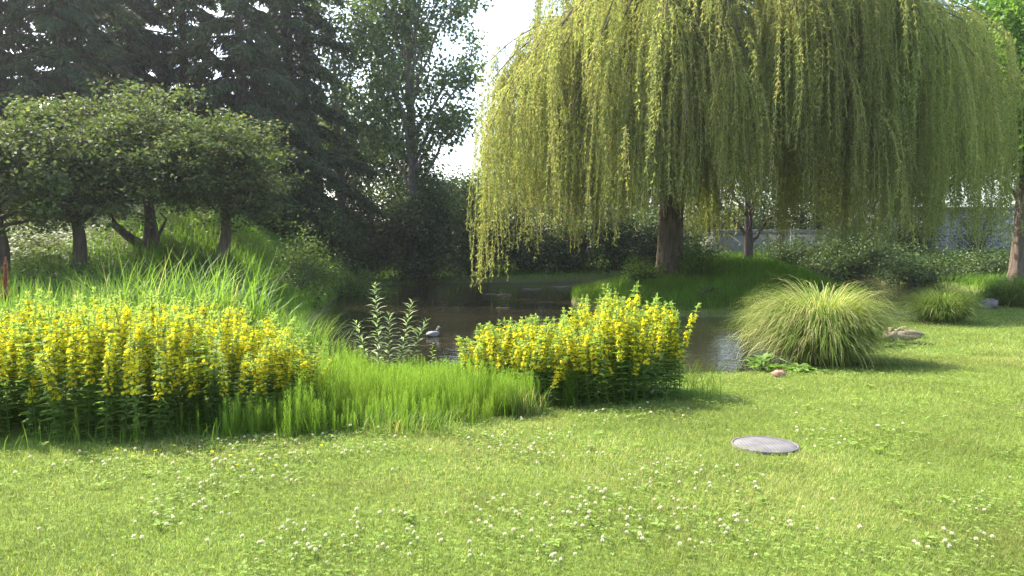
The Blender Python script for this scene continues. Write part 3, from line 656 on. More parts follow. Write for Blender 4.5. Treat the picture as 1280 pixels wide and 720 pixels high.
y = 9.55; x = px2x(482, y)
t = thing('willow_sapling', 'young sapling with narrow pale leaves at the water edge between the yellow clumps', 'sapling', (x, y, hz(x, y)))
for dx, H, ln in ((-.10, 1.22, (-.05, 0)), (.16, 1.02, (.16, .05)), (.02, .85, (.02, -.05)), (-.2, .75, (-.16, .03)), (.26, .78, (.24, -.02))):
    mb = MB(); leafy_stem(mb, (dx, rng.normal(0, .05), 0), H, ln, int(62 * H), .17, .04, .006, (.75, .3)); mb.build('shoot', [M['sapling_leaf'], M['stem']], t)
y = 9.2; x = px2x(538, y)
t = thing('flower_seedling', 'lone short leafy plant between the sapling and the smaller yellow clump', 'plant', (x, y, hz(x, y)))
mb = MB(); leafy_stem(mb, (0, 0, 0), .52, (.02, 0), 26, .07, .03, .003); mb.build('shoot', [M['loose_leaf'], M['stem']], t)
y = 8.25; x = px2x(800, y)
t = thing('narrow_leaf_plant', 'long drooping pale leaves growing out of the higher yellow clump', 'plant', (x, y, hz(x, y)))
for dx, H in ((-.06, .72), (.08, .62), (.16, .5)):
    mb = MB(); leafy_stem(mb, (dx, -.12, 0), H, (.1 * dx, -.22), 22, .17, .035, .004, (.6, .25)); mb.build('shoot', [M['sapling_leaf'], M['stem']], t)

def rosette(label, x, y, k, L_, W_, up=.7, H=.0):
    t = thing('broadleaf_weed', label, 'weed', (x, y, hz(x, y))); mb = MB()
    a = np.arange(k) * 2.4; r0 = rng.uniform(0, .5, k) * L_
    c = np.stack([np.cos(a) * r0, np.sin(a) * r0, rng.uniform(0.01, .02 + H, k)], -1)
    # two-segment leaves with a midrib fold
    d = np.stack([np.cos(a), np.sin(a), rng.uniform(.2, 1, k) * up], -1); Lq = L_ * rng.uniform(.6, 1.1, k)
    V, Fk = kites(c, d, np.tile([0, 0, 1.], (k, 1)), Lq, W_ * rng.uniform(.7, 1.1, k), .5, .3); mb.add(V, Fk, np.repeat(rng.uniform(.2, 1, k), 4))
    mb.build('leaves', M['dock_leaf'], t); return t
rosette('tall broad pale leaves at the water edge before the big sunlit grass clump', px2x(955, 11.0), 10.95, 46, .24, .09, 1.0, .22)
rosette('low broad leaves hugging the lawn below the big sunlit grass clump', px2x(1003, 10.75), 10.75, 34, .2, .09, .6, .08)
rosette('flat grey green leaves at the shaded side of the big sunlit grass clump', px2x(1030, 10.6), 10.7, 20, .16, .08, .35, .03)
rosette('small leafy weed at the feet of the resting ducks', px2x(1118, 14.3), 14.25, 40, .17, .08, .35, .05)
rosette('leafy weed on the bank just behind the resting ducks', px2x(1140, 15.9), 15.8, 30, .2, .09, .6, .1)

y = 11.9; x = px2x(3, y)
t = thing('dock_stalk', 'rusty brown seed head of a dock plant among the reeds by the trunk', 'dock plant', (x, y, hz(x, y)))
mb = MB(); V, Fk = tube([(0, 0, 0), (.02, 0, .8), (.05, 0, 1.62)], [.008, .006, .003], 6); mb.add(V, Fk); mb.build('stalk', M['stem'], t)
mb = MB(); V, Fk = tube([(.02, 0, 1.0), (.04, 0, 1.4), (.05, 0, 1.66)], [.022, .022, .006], 6); mb.add(V, Fk, .4); k = 700; u = rng.random(k); cc = np.stack([.02 + .03 * u, np.zeros(k), 1.0 + .65 * u], -1) + rng.normal(0, 1, (k, 3)) * np.stack([.035 * (1.1 - u), .035 * (1.1 - u), np.full(k, .02)], -1)
V, Fk = kites(cc, rdir(k, .6), rdir(k), .022, .016); mb.add(V, Fk, np.repeat(rng.random(k), 4)); mb.build('seed_head', M['rusty_seed'], t)

# ------------------------------------------------------------------ stones and floating wood
def stone(label, x, y, sx, sy, sz, mat, seed, name='stone'):
    r = np.random.default_rng(seed); R = []; n = 18
    for k in range(9):
        ph = -PI / 2 + PI * (k + .5) / 9; a = np.linspace(0, 2 * PI, n, endpoint=False)
        rr = 1 + .16 * np.sin(2 * a + r.uniform(0, 6)) * math.cos(ph) + .08 * np.sin(3 * a + 4 * ph + seed) + r.normal(0, .03, n)
        R.append(np.stack([sx * np.cos(a) * math.cos(ph) * rr, sy * np.sin(a) * math.cos(ph) * rr, sz * math.sin(ph) * rr], -1))
    V, Fk = rings(R); o = MB().add(V, Fk).build(name, M[mat]); o.location = (x, y, hz(x, y) + sz * .55); return tag(o, label, 'stone')
stone('small reddish brown stone in the lawn before the broad pale leaves', px2x(976, 10.3), 10.3, .105, .07, .06, 'brown_rock', 3)
stone('grey rock between the two shaded grass clumps', px2x(1238, 23.2), 23.2, .26, .25, .2, 'rock', 5)

def log(label, x, y, L_, r, rz, name='floating_branch', mat='wood', bend=.1):
    u = np.linspace(0, 1, 9); P = np.stack([(u - .5) * L_, bend * np.sin(u * 5) * L_ * .3, r * .2 + .01 * np.sin(u * 9)], -1)
    V, Fk = tube(P, r * np.array([.55, .95, 1, .95, 1, .9, .85, .7, .3]), 8, .08); o = MB().add(V, Fk).build(name, M[mat], smooth=True)
    o.location = (x, y, WATER); o.rotation_euler.z = rz; return tag(o, label, 'branch')
yw = lambda py: (CAM_Z - WATER) * F_PX / (py - HORIZON)
log('pinkish weathered piece of wood floating near the far shore', px2x(665, yw(362)), yw(362), 1.0, .045, .05)
log('longer thin pale branch floating on the dark water near the hanging willow strands', px2x(622, yw(368)), yw(368), 1.2, .025, -.1)
log('thin pale twig floating out on the open dark water', px2x(629, yw(385)), yw(385), .5, .02, .2)
log('pale branch floating at the far shore beyond the rushes', px2x(700, yw(359)), yw(359), 1.2, .035, .05)

# ------------------------------------------------------------------ ducks
def ell_ring(cx, cz, ry, rz, n=20, tilt=0.0, flat=0.0):
    a = np.linspace(0, 2 * PI, n, endpoint=False); z = np.sin(a) * rz
    z = np.where(z < 0, z * (1 - flat), z)
    return np.stack([cx - z * math.sin(tilt), np.cos(a) * ry, cz + z * math.cos(tilt)], -1)
def duck(name, label, loc, rz, mat, sleeping, sc_=1.0, tones=(.72, .4)):
    t = thing(name, label, 'duck', loc, rz, scale=sc_)
    # tail at -x, breast at +x; one continuous loft from tail to head
    prof = [(-.27, .115, .012, .008, .1), (-.24, .11, .035, .018, .1), (-.19, .10, .065, .045, .05), (-.12, .09, .095, .075, 0), (-.04, .085, .112, .09, 0), (.05, .085, .112, .092, 0), (.12, .09, .095, .085, -.1), (.165, .11, .072, .07, -.45)]
    if sleeping: neck = [(.165, .15, .05, .052, -1.0), (.14, .19, .044, .046, -1.7), (.10, .212, .044, .044, -2.0), (.06, .218, .044, .042, -1.75), (.02, .208, .034, .03, -1.6), (-.005, .20, .016, .015, -1.6)]
    else: neck = [(.175, .15, .045, .045, -.9), (.17, .19, .034, .034, -1.4), (.172, .225, .034, .034, -1.3), (.19, .255, .04, .042, -.7), (.222, .268, .037, .037, -.15), (.25, .262, .024, .022, 0)]
    R = [ell_ring(x, z, ry, rz_, 20, tl, .25 if j < 8 else 0) for j, (x, z, ry, rz_, tl) in enumerate(prof + neck)]
    V, Fk = rings(R); nr = len(R) + 2
    if mat == 'hen': tv = np.concatenate([[.6], [.75, .75, .65, .5, .45, .35, .3, .3], [.3] + [tones[1]] * 5, [tones[1]]]); T = np.repeat(tv, 20) + np.clip((V[:, 2] - .1) * 1.6, -.3, .35)
    else: tv = np.concatenate([[.2], [.0, .0, .1, .2, .25, .25, .5, .52], [.72, .9, .95, .95, .95, .9], [.9]]); T = np.repeat(tv, 20)
    MB().add(V, Fk, np.clip(T, 0, 1)).build('body', M[mat], t, True)
    for s in (-1, 1):    # folded wings lie along the back
        W = [ell_ring(x, z, ry, rz_, 12) + np.array([0, s * yo, 0]) for x, z, ry, rz_, yo in ((-.25, .125, .012, .008, .02), (-.18, .135, .03, .022, .045), (-.08, .14, .045, .042, .062), (.03, .135, .045, .045, .066), (.09, .125, .03, .03, .062), (.12, .115, .01, .01, .055))]
        Vw, Fw = rings(W); MB().add(Vw, Fw, .5 * tones[0] + .3 if mat == 'hen' else .33).build('wing', M[mat], t, True)
    if sleeping: B = [ell_ring(x, z, ry, rz_, 10) for x, z, ry, rz_ in ((.0, .2, .015, .012), (-.03, .192, .014, .007), (-.05, .188, .009, .004))]
    else: B = [ell_ring(x, z, ry, rz_, 10) for x, z, ry, rz_ in ((.245, .26, .016, .014), (.275, .254, .015, .008), (.30, .25, .013, .005), (.31, .249, .006, .003))]
    Vb, Fb_ = rings(B); MB().add(Vb, Fb_).build('bill', M['bill'], t, True)
    for s in (-1, 1):
        ec = (.062, s * .043, .228) if sleeping else (.215, s * .036, .275)
        Ve, Fe = rings([ell_ring(ec[0] + q * .004, ec[2], .004 * w_, .005 * w_, 8) + np.array([0, ec[1], 0]) for q, w_ in ((-1, .4), (0, 1), (1, .4))]); MB().add(Ve, Fe).build('eye', M['eye'], t)
    return t
y = 18.2; duck('mallard', 'pale mallard drake with a dark head swimming on the pond', (px2x(541, y), y, WATER - .04), .95, 'drake', False, .9)
for px, yy, rz_, lab, tn in ((1115, 14.75, 1.0, 'lighter brown speckled duck resting on the lawn against the big sunlit grass clump', (.15, .25)), (1136, 14.95, 2.75, 'darker brown duck resting on the lawn, on the open side of the resting pair', (.95, .05))):
    x = px2x(px, yy); d_ = duck('mallard', lab, (x, yy, hz(x, yy) + .03), rz_, 'hen', True, 1.15, tn); d_.scale.z = 1.3

# ------------------------------------------------------------------ trees
def limb(mb, path, r0, r1, sides=6, p=1.0):
    k = len(path); V, Fk = tube(path, r1 + (r0 - r1) * (1 - np.linspace(0, 1, k)) ** p, sides); mb.add(V, Fk)

def trunk_mesh(mb, path, r0, r1, flare=.5, sides=20):
    path = np.asarray(path, float); k = len(path); u = np.linspace(0, 1, k)
    V, Fk = tube(path, 1.0, sides); V = V.reshape(k, sides, 3); a = np.linspace(0, 2 * PI, sides, endpoint=False); ph = rng.uniform(0, 6, 3)
    zz = path[:, 2] - path[0, 2]
    rad = (r1 + (r0 - r1) * (1 - u))[:, None] * (1 + .06 * np.sin(3 * a + ph[0] + 2 * u[:, None]) + .04 * np.sin(5 * a + ph[1])) + (r0 * flare * np.exp(-zz / (r0 * 1.1)))[:, None] * (1 + .45 * np.sin(5 * a + ph[2]))
    V = path[:, None] + (V - path[:, None]) * rad[..., None]
    mb.add(V, Fk)

def leaf_cloud(mb, centers, per, sig, L_, W_, up=.3, droop=0.0, tint=(.5, .22), flat=1.0):
    n = len(centers) * per
    c = np.repeat(centers, per, 0) + rng.normal(0, 1, (n, 3)) * np.array([sig, sig, sig * flat])
    d = rdir(n); d[:, 2] = d[:, 2] * .5 - droop; nn = rdir(n); nn[:, 2] = np.abs(nn[:, 2]) + up
    ct = np.repeat(rng.normal(0, .10, len(centers)), per)
    V, Fk = kites(c, d, nn, L_ * rng.uniform(.7, 1.25, n), W_ * rng.uniform(.7, 1.25, n)); mb.add(V, Fk, np.repeat(np.clip(rng.normal(tint[0], tint[1], n) + ct, 0, 1), 4))

def broadleaf(name, label, cat, loc, H, th, R, r0, nlimb, leafm, barkm, per=42, L_=.11, W_=.08, sig=.34, sub=6, lean=(0, 0), zlow=None, zr=None, step=.6, group=None, flat=1.0, droop=.25, topbias=1.0, extra=None, ello=-.55, qr=(.72, .98)):
    """trunk to height th, limbs to an ellipsoid crown (radius R, from zlow to H)"""
    t = thing(name, label, cat, loc, group=group); zlow = th * .8 if zlow is None else zlow
    zc, rz_ = (zlow + H) / 2, (H - zlow) / 2
    top = np.array([lean[0], lean[1], min(H * .82, th + (H - th) * .6)])
    u = np.linspace(0, 1, 14)[:, None]; path = top * u + np.stack([.12 * np.sin(u[:, 0] * 5), .1 * np.sin(u[:, 0] * 4 + 1), 0 * u[:, 0]], -1)
    path[0] = (0, 0, -.25); mb = MB(); trunk_mesh(mb, path, r0, r0 * .25); mb.build('trunk', M[barkm], t, True)
    cen = []
    for j in range(nlimb):
        f = (j + rng.uniform(.1, .9)) / nlimb; az = j * 2.4 + rng.uniform(-.3, .3)
        zs = th * .92 + (top[2] - th * .92) * f * .9; us = zs / top[2]
        s = np.array([np.interp(us, u[:, 0], path[:, q]) for q in range(3)])
        el = ello + (1.2 - ello) * f ** topbias; q = rng.uniform(*qr)
        e = np.array([lean[0] * .7 + R * q * math.cos(az) * math.cos(el), lean[1] * .7 + R * q * math.sin(az) * math.cos(el), zc + rz_ * q * math.sin(el)])
        mid = (s + e) / 2 + np.array([0, 0, .22 * np.linalg.norm(e - s)]); pth = bez(s, mid, e, 9); pth[1:-1] += rng.normal(0, .04 * R / 3, (7, 3))
        mb = MB(); rl = r0 * .34 * (1 - .5 * f); limb(mb, pth, rl, rl * .18, 6)
        for v in range(sub):
            tt = rng.uniform(.28, 1); p0 = np.array([np.interp(tt, np.linspace(0, 1, 9), pth[:, q]) for q in range(3)])
            dd = rdir(1)[0] * np.array([1, 1, .7]) + unit(e - s) * .5; ln = R * rng.uniform(.25, .55); p2 = p0 + unit(dd) * ln
            # keep inside the crown
            ee = math.sqrt(((p2[0] - lean[0] * .7) / R) ** 2 + ((p2[1] - lean[1] * .7) / R) ** 2 + ((p2[2] - zc) / rz_) ** 2)
            if ee > qr[1] + .08: p2 = p0 + (p2 - p0) * .5
            p1 = (p0 + p2) / 2 + [0, 0, .12 * ln]; sp = bez(p0, p1, p2, 6); limb(mb, sp, rl * .3, .008, 4)
            m = max(2, int(ln / step)); tq = np.linspace(.3, 1, m); cen.append(np.stack([np.interp(tq, np.linspace(0, 1, 6), sp[:, q]) for q in range(3)], -1))
        mb.build('branch', M[barkm], t, True)
    cen = np.concatenate(cen)
    if extra is not None: cen = np.concatenate([cen, extra])
    cen = cen + rng.normal(0, .12, cen.shape)
    mb = MB(); leaf_cloud(mb, cen, per, sig, L_, W_, .3, droop, flat=flat); mb.build('crown', M[leafm], t)
    return t

def place(o, x, y, rz=0.0, s=1.0, label=None, group=None, dz=-.05):
    o.location = (x, y, hz(x, y) + dz); o.rotation_euler = (0, 0, rz); o.scale = (s,) * 3
    if label: o['label'] = label
    if group: o['group'] = group
    return o

# --- weeping willow on the island
WX0, WY0 = 6.05, 29.6
wz = hz(WX0, WY0)
wt = thing('weeping_willow', 'huge weeping willow with long hanging yellow green strands on the pond island', 'tree', (WX0, WY0, wz))
mb = MB(); P = np.stack([.10 * np.linspace(0, 1, 12) ** 2 * np.array([2.0]), np.zeros(12), np.linspace(-.3, 5.2, 12)], -1); trunk_mesh(mb, P, .50, .40, .30, 28); mb.build('trunk', M['bark'], wt, True)
def ztop(rho): return 7.0 + 6.8 * math.sqrt(max(0, 1 - rho * rho))
def zbot(x, y): return 1.45 + 1.4 * math.exp(-((x + .7) / 1.3) ** 2) + .35 * math.sin(1.1 * x + .5) * math.sin(.7 * y) + .35 * math.sin(2.7 * x + 1)
CX, CY, RX, RY = 2.3, -.3, 9.7, 7.6
starts, tips_len, lowstr = [], [], []
crown = MB(); NARCH = 350
limb_ids = [[] for _ in range(9)]
for j in range(9):
    az = j * 2 * PI / 9 + rng.uniform(-.2, .2); e = np.array([CX + RX * .52 * math.cos(az), CY + RY * .52 * math.sin(az), rng.uniform(8.2, 11.5)])
    pth = bez((.25, 0, 4.4), (e[0] * .35, e[1] * .35, 8.0), e, 10); limb_ids[j] = (pth, az)
limb_mb = [MB() for _ in range(9)]
for j in range(9): limb(limb_mb[j], limb_ids[j][0], .24, .07, 8)
strand_list = []
def add_arch(ex, ey, zp, low=None, nclump=7, frac=.42, loose=1.0):
    a = math.atan2((ey - CY) / RY, (ex - CX) / RX)
    j = int(np.argmin([abs((limb_ids[q][1] - a + PI) % (2 * PI) - PI) for q in range(9)])); lp = limb_ids[j][0]
    rho = math.hypot((ex - CX) / RX, (ey - CY) / RY); s = lp[int(np.clip(3 + 6 * rho, 2, 9))]
    if zp > s[2] + 1.5 and rho < .6: s = lp[9]
    m = np.array([s[0] * .45 + ex * .55, s[1] * .45 + ey * .55, max(zp, s[2]) + rng.uniform(.5, 1.3)])
    pth = bez(s, m, (ex, ey, zp), 12); limb(limb_mb[j], pth, .05, .012, 4)
    for k in range(nclump):
        tt = frac + (1 - frac) * (k + rng.uniform(0, 1)) / nclump; p = np.array([np.interp(tt, np.linspace(0, 1, 12), pth[:, q]) for q in range(3)])
        off = loose * rng.normal(0, .5, 2) + loose * rng.uniform(.1, .6) * np.array([math.cos(a), math.sin(a)]); nst = int(rng.integers(4, 9)); zb = (zbot(p[0] + off[0], p[1] + off[1]) if low is None else low)
        Lm = max(.8, min(p[2] - zb, rng.uniform(1.8, 6.6) if low is None else 9))
        for q in range(nst):
            o2 = off + rng.normal(0, .20, 2); strand_list.append((p[0] + o2[0] * .35, p[1] + o2[1] * .35, p[2] + rng.normal(0, .1), o2[0], o2[1], Lm * (1 - .42 * rng.random() ** 2.4), rng.normal(0, .1)))
for j in range(NARCH):
    rho = math.sqrt(rng.uniform(.06, 1)); az = rng.uniform(0, 2 * PI) if j % 3 else rng.uniform(PI * 1.02, PI * 1.98)
    ex, ey = CX + RX * rho * math.cos(az), CY + RY * rho * math.sin(az)
    zc_ = ztop(rho) - .6 * rho
    zp = zc_ * rng.uniform(.78, 1.05) if rho < .5 else 3.7 + (zc_ * 1.03 - 3.7) * rng.random() ** .95
    add_arch(ex, ey, zp, nclump=int(rng.integers(7, 11)), frac=.25)
# the lobe over the water and the long strands that nearly touch it
add_arch(-6.9, -1.5, 7.9, None, 11, .4, .6); add_arch(-6.4, .5, 7.8, None, 11, .4, .6); add_arch(-6.6, -2.2, 6.6, None, 10, .4, .6); add_arch(-7.0, -4.2, 4.6, .0, 5, .85, .35); add_arch(-6.3, -3.2, 5.6, None, 9); add_arch(-5.2, -5.2, 6.4, None, 9); add_arch(-5.0, 2, 8.5, None, 8)
add_arch(-3.6, -6.6, 6.9, None, 10, .5); add_arch(2.2, -7.6, 7.9, None, 10, .5); add_arch(4.6, -7.4, 5.9, None, 10, .5); add_arch(11.6, -2, 6.4, 1.6, 9); add_arch(8.3, -5.5, 6.0, 1.5, 9); add_arch(0.5, -7.0, 7.4, None, 10, .5)
for j in range(9): limb_mb[j].build('branch', M['bark'], wt, True)
SL = np.array(strand_list); ns = len(SL); K = 9
tt = np.linspace(0, 1, K)[None]; ease = 1 - (1 - tt) ** 3
ph = rng.uniform(0, 6, (ns, 1)); sway = .05 * SL[:, 5:6] ** .5
PX = SL[:, 0:1] + SL[:, 3:4] * .65 * ease + sway * np.sin(ph + tt * 4) * tt; PY = SL[:, 1:2] + SL[:, 4:5] * .65 * ease + sway * np.cos(ph * 1.3 + tt * 4) * tt
PZ = SL[:, 2:3] - SL[:, 5:6] * (tt ** 1.15) + .15 * tt * (1 - tt)
P = np.stack([PX, PY, PZ], -1)
sd = np.stack([np.cos(ph), np.sin(ph), 0 * ph], -1) * .0045
V = np.stack([P - sd, P + sd], 2); idx = np.arange(ns * K * 2).reshape(ns, K, 2); Fk = np.stack([idx[:, :-1, 0], idx[:, :-1, 1], idx[:, 1:, 1], idx[:, 1:, 0]], -1)
crown.add(V, Fk, .95)
nl = np.maximum((SL[:, 5] / .047).astype(int), 6); tot = int(nl.sum()); sid = np.repeat(np.arange(ns), nl)
u = rng.random(tot) ** .9 * (K - 1); i0 = np.minimum(u.astype(int), K - 2); fr = (u - i0)[:, None]
c = P[sid, i0] * (1 - fr) + P[sid, i0 + 1] * fr; tg = unit(P[sid, i0 + 1] - P[sid, i0])
a = rng.uniform(0, 6.28, tot); d = tg * .9 + np.stack([np.cos(a), np.sin(a), np.zeros(tot)], -1) * rng.uniform(.3, 1.35, (tot, 1))
st_t = rng.normal(.5, .18, ns)
V, Fk = kites(c, d, rdir(tot), rng.uniform(.09, .16, tot), rng.uniform(.022, .036, tot), .45, .15); crown.add(V, Fk, np.repeat(np.clip(st_t[sid] + rng.normal(0, .17, tot), 0, 1), 4))
crown.build('crown', M['willow_leaf'], wt)
print('willow strands', ns, 'leaves', tot)

# --- conifers behind the bank
def conifer(seed, H, R, r0):
    t = thing('conifer', 'x', 'tree'); mb = MB(); k = 16; u = np.linspace(0, 1, k)
    P = np.stack([.1 * np.sin(u * 4 + seed), .1 * np.cos(u * 3 + seed), u * H - .3], -1); trunk_mesh(mb, P, r0, .03, .3, 14); mb.build('trunk', M['bark_dark'], t, True)
    cr = MB(); C, D = [], []; bmb = MB(); z = 1.7; j = 0
    while z < H - .4:
        w_ = z / H; Lb = R * (1 - w_) ** .75 * rng.uniform(.6, 1.12) + .25; az = j * 2.4 + rng.uniform(-.4, .4); j += 1
        e = np.array([Lb * math.cos(az), Lb * math.sin(az), z - Lb * rng.uniform(.12, .42)]); m = np.array([Lb * .5 * math.cos(az), Lb * .5 * math.sin(az), z + Lb * .13])
        pth = bez((0, 0, z), m, e, 7); limb(bmb, pth, .035 + .012 * Lb, .008, 4)
        n = int(Lb * 190 + 25); tq = rng.random(n) ** .75 * .95 + .05; p = np.stack([np.interp(tq, np.linspace(0, 1, 7), pth[:, q]) for q in range(3)], -1)
        s = rng.choice([-1, 1], n); sv = np.array([-math.sin(az), math.cos(az), 0]); ov = np.array([math.cos(az), math.sin(az), 0])
        wd = rng.random(n) ** 1.2 * (.25 + .20 * Lb) * (1.15 - tq)
        p = p + sv * (s * wd)[:, None]; p[:, 2] -= wd * .45 + rng.exponential(.10, n)
        d = sv * (s * rng.uniform(.1, .9, n))[:, None] + ov * rng.uniform(.2, .9, n)[:, None]; d[:, 2] -= rng.uniform(.25, 1.3, n); C.append(p); D.append(d)
        z += .13 + .09 * rng.random() * (1 + w_)
    C, D = np.concatenate(C), np.concatenate(D); n = len(C)
    V, Fk = kites(C, D, rdir(n), rng.uniform(.22, .48, n), rng.uniform(.05, .10, n), .4, .2); cr.add(V, Fk, np.repeat(np.clip(rng.normal(.45, .22, n), 0, 1), 4))
    bmb.build('branches', M['bark_dark'], t); cr.build('crown', M['conifer'], t); return t
protoA, protoB = conifer(1, 19, 4.6, .40), conifer(5, 16.5, 4.2, .34)
con = [(84, 34, 0, 1.0, 'tall dark conifer whose trunk rises just above the thick hawthorn'), (306, 37, 1, 1.08, 'tall dark conifer with a thin trunk above the hawthorn ending the row'),
       (10, 37, 1, 1.0, 'dark conifer at the outer end of the conifer row, cut by the picture edge'), (168, 39, 0, .98, 'dense dark conifer standing behind the many stemmed hawthorn'),
       (236, 42, 1, 1.12, 'dark conifer between the two tallest conifer trunks, farther back'), (362, 42, 0, 1.12, 'dark conifer at the pond end of the row, beside the bright leaved trees'), (125, 44, 1, 1.15, 'dark conifer behind the gap between the thick and the many stemmed hawthorn'), (-70, 34, 0, 1.0, 'dark conifer mostly outside the picture, its branches reaching in')]
used = {0: False, 1: False}
for px, yy, v, s, lab in con:
    pr_ = (protoA, protoB)[v]; o = pr_ if not used[v] else copy_tree(pr_); used[v] = True
    place(o, px2x(px, yy), yy, rng.uniform(0, 6), s, lab, 'dark conifers behind the bank', -.1)

# --- hawthorns on the bank
def haw(label, px, y, R, H, th, r0, lean=(0, 0), nl=15, dense=38, bark='bark_dark'):
    x = px2x(px, y)
    return broadleaf('hawthorn', label, 'tree', (x, y, hz(x, y) - .05), H, th, R, r0, nl, 'haw_leaf', bark, per=dense, L_=.115, W_=.08, sig=.21, sub=12, lean=lean, zlow=th * .8, step=.42, group='hawthorns on the bank', flat=.45, droop=.1, topbias=.8, ello=-.95, qr=(.5, 1.12))
haw('hawthorn with a thick straight trunk, before the second conifer', 93, 20.0, 2.8, 4.05, 1.35, .20)
h2 = haw('hawthorn with several crooked stems rising from one base', 182, 22.0, 3.0, 4.5, 1.45, .19)
mb = MB(); limb(mb, [(-.1, -.05, .25), (-.45, -.1, .5), (-.8, -.12, .82), (-.88, -.12, 1.15), (-.7, -.1, 1.7), (-.9, -.2, 2.6)], .14, .05, 8); mb.build('stem', M['bark_dark'], h2, True)
mb = MB(); limb(mb, [(.25, -.05, -.1), (.36, -.06, .4), (.34, -.08, .8), (.2, -.1, 1.3), (.15, 0, 2.2)], .09, .05, 8); mb.build('stem', M['bark_dark'], h2, True)
mb = MB(); limb(mb, [(.36, -.06, .35), (.55, -.08, .75), (.66, -.08, .98), (.5, -.1, 1.15)], .055, .02, 6); mb.build('stem', M['bark_dark'], h2, True)
haw('hawthorn with a lighter brown trunk at the pond end of the row', 273, 23.2, 2.4, 4.2, 1.4, .20, (.3, 0), bark='bark')
haw('hawthorn whose dark trunk is cut by the picture edge', -3, 19.2, 2.6, 3.9, 1.45, .17)

# --- tall poplar and a lighter tree at the far end of the pond
x, y = px2x(515, 46), 46
broadleaf('poplar', 'tall poplar with a straight pale trunk at the far end of the pond', 'tree', (x, y, hz(x, y)), 23, 4.5, 4.5, .44, 24, 'poplar_leaf', 'bark_pale', per=44, L_=.24, W_=.20, sig=.42, sub=8, zlow=3.0, step=.65, droop=.5)
x, y = px2x(425, 44), 44
broadleaf('alder', 'loose bright leaved tree between the conifers and the tall poplar', 'tree', (x, y, hz(x, y)), 17, 3, 3.8, .26, 18, 'poplar_leaf', 'bark_pale', per=36, L_=.20, W_=.17, sig=.4, sub=8, zlow=2.2, step=.65, droop=.4)
x, y = px2x(1272, 36), 36
broadleaf('maple', 'broadleaf tree with fresh green leaves beside the pale building', 'tree', (x, y, hz(x, y)), 15, 3.6, 4.6, .36, 20, 'maple_leaf', 'bark', per=70, L_=.22, W_=.19, sig=.48, sub=10, zlow=2.6, step=.6, droop=.4)
x, y = px2x(933, 47), 47
broadleaf('dark_tree', 'tree with a dark ivy grown trunk seen behind the weeping willow', 'tree', (x, y, hz(x, y)), 13, 3.2, 4.5, .34, 14, 'shrub_dark', 'bark_dark', per=34, L_=.17, W_=.13, sig=.45, sub=7, zlow=3.4, step=.8)
x, y = px2x(1120, 62), 63
broadleaf('dark_tree', 'round green tree rising behind the pale building', 'tree', (x, y, hz(x, y)), 15, 3, 6, .34, 14, 'shrub_light', 'bark_dark', per=34, L_=.24, W_=.18, sig=.6, sub=7, zlow=2.5, step=1)

# --- trees that close the view behind the willow and the pond
for px, yy, H, R_ in ((385, 56, 8.5, 4.2), (462, 58, 7.8, 4.6), (560, 60, 5.6, 4.4), (660, 60, 9.5, 4.6), (745, 62, 11, 5.2), (835, 64, 11, 5.2), (1000, 72, 12, 6), (1075, 76, 13, 6.5), (1330, 72, 15, 7)):
    x = px2x(px, yy)
    broadleaf('dark_tree', 'dark leafy tree closing the view far behind the pond and the willow', 'tree', (x, yy, hz(x, yy)), H, 2, R_, .25, 14, 'shrub_dark', 'bark_dark', per=40, L_=.28, W_=.2, sig=.6, sub=8, zlow=1.0, step=.9, group='dark trees far behind the willow')

for px, yy, H, R_ in ((975, 58.5, 11, 4.6), (1070, 59, 12, 5.0), (1160, 59.5, 12, 5.0)):  # trees added behind the willow to cast shade on the sunlit far bank
    x = px2x(px, yy)
    broadleaf('dark_tree', 'tall tree added at the fence behind the weeping willow to shade the far bank', 'tree', (x, yy, hz(x, yy)), H, 3.6, R_, .24, 13, 'shrub_dark', 'bark_dark', per=40, L_=.26, W_=.2, sig=.55, sub=8, zlow=4.0, step=.9, group='trees added at the fence for shade')

# --- shrubs
def shrub(label, px, y, w_, H, mat, n=38, per=40, L_=.12, W_=.08, sig=.26, name='shrub', group=None, zlow=.12, x=None):
    x = px2x(px, y) if x is None else x
    t = thing(name, label, 'shrub', (x, y, hz(x, y)), group=group); st = MB(); cen = []
    for j in range(n):
        az = j * 2.4 + rng.uniform(-.3, .3); el = math.asin(rng.uniform(zlow, 1)); q = rng.uniform(.7, 1.08)
        e = np.array([w_ / 2 * q * math.cos(az) * math.cos(el) ** .7, w_ / 2 * .8 * q * math.sin(az) * math.cos(el) ** .7, H * q * math.sin(el)])
        s = np.array([e[0] * .1, e[1] * .1, -.05]); pth = bez(s, (e[0] * .35, e[1] * .35, e[2] * .75), e, 7); limb(st, pth, .012 + .006 * H, .004, 4)
        m = max(3, int(np.linalg.norm(e) * .62 / .4)); tq = np.linspace(.38, 1, m); cen.append(np.stack([np.interp(tq, np.linspace(0, 1, 7), pth[:, v]) for v in range(3)], -1))
    cen = np.concatenate(cen); cen += rng.normal(0, .12, cen.shape)
    st.build('stems', M['bark_dark'], t); fo = MB(); leaf_cloud(fo, cen, per, sig, L_, W_); fo.build('foliage', M[mat], t)
    return t
shrub('leafy weed bush on the grassy slope beside the last hawthorn', 378, 29, 2.6, 1.9, 'shrub_light', 34, 40, .11, .07)
shrub('rounded light green bush where the grassy slope meets the water', 438, 34, 3.6, 2.1, 'shrub_light', 44, 40, .10, .06)
shrub('low brownish bush hanging over the dark water below the grassy slope', 370, 24, 2.2, 1.2, 'shrub_dark', 26, 34, .10, .05)
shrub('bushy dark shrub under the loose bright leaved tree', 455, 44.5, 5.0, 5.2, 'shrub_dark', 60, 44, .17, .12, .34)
shrub('broad dark shrub with pale leaf tips below the tall poplar trunk', 525, 45.6, 6.4, 6.6, 'shrub_dark', 80, 48, .17, .13, .36)
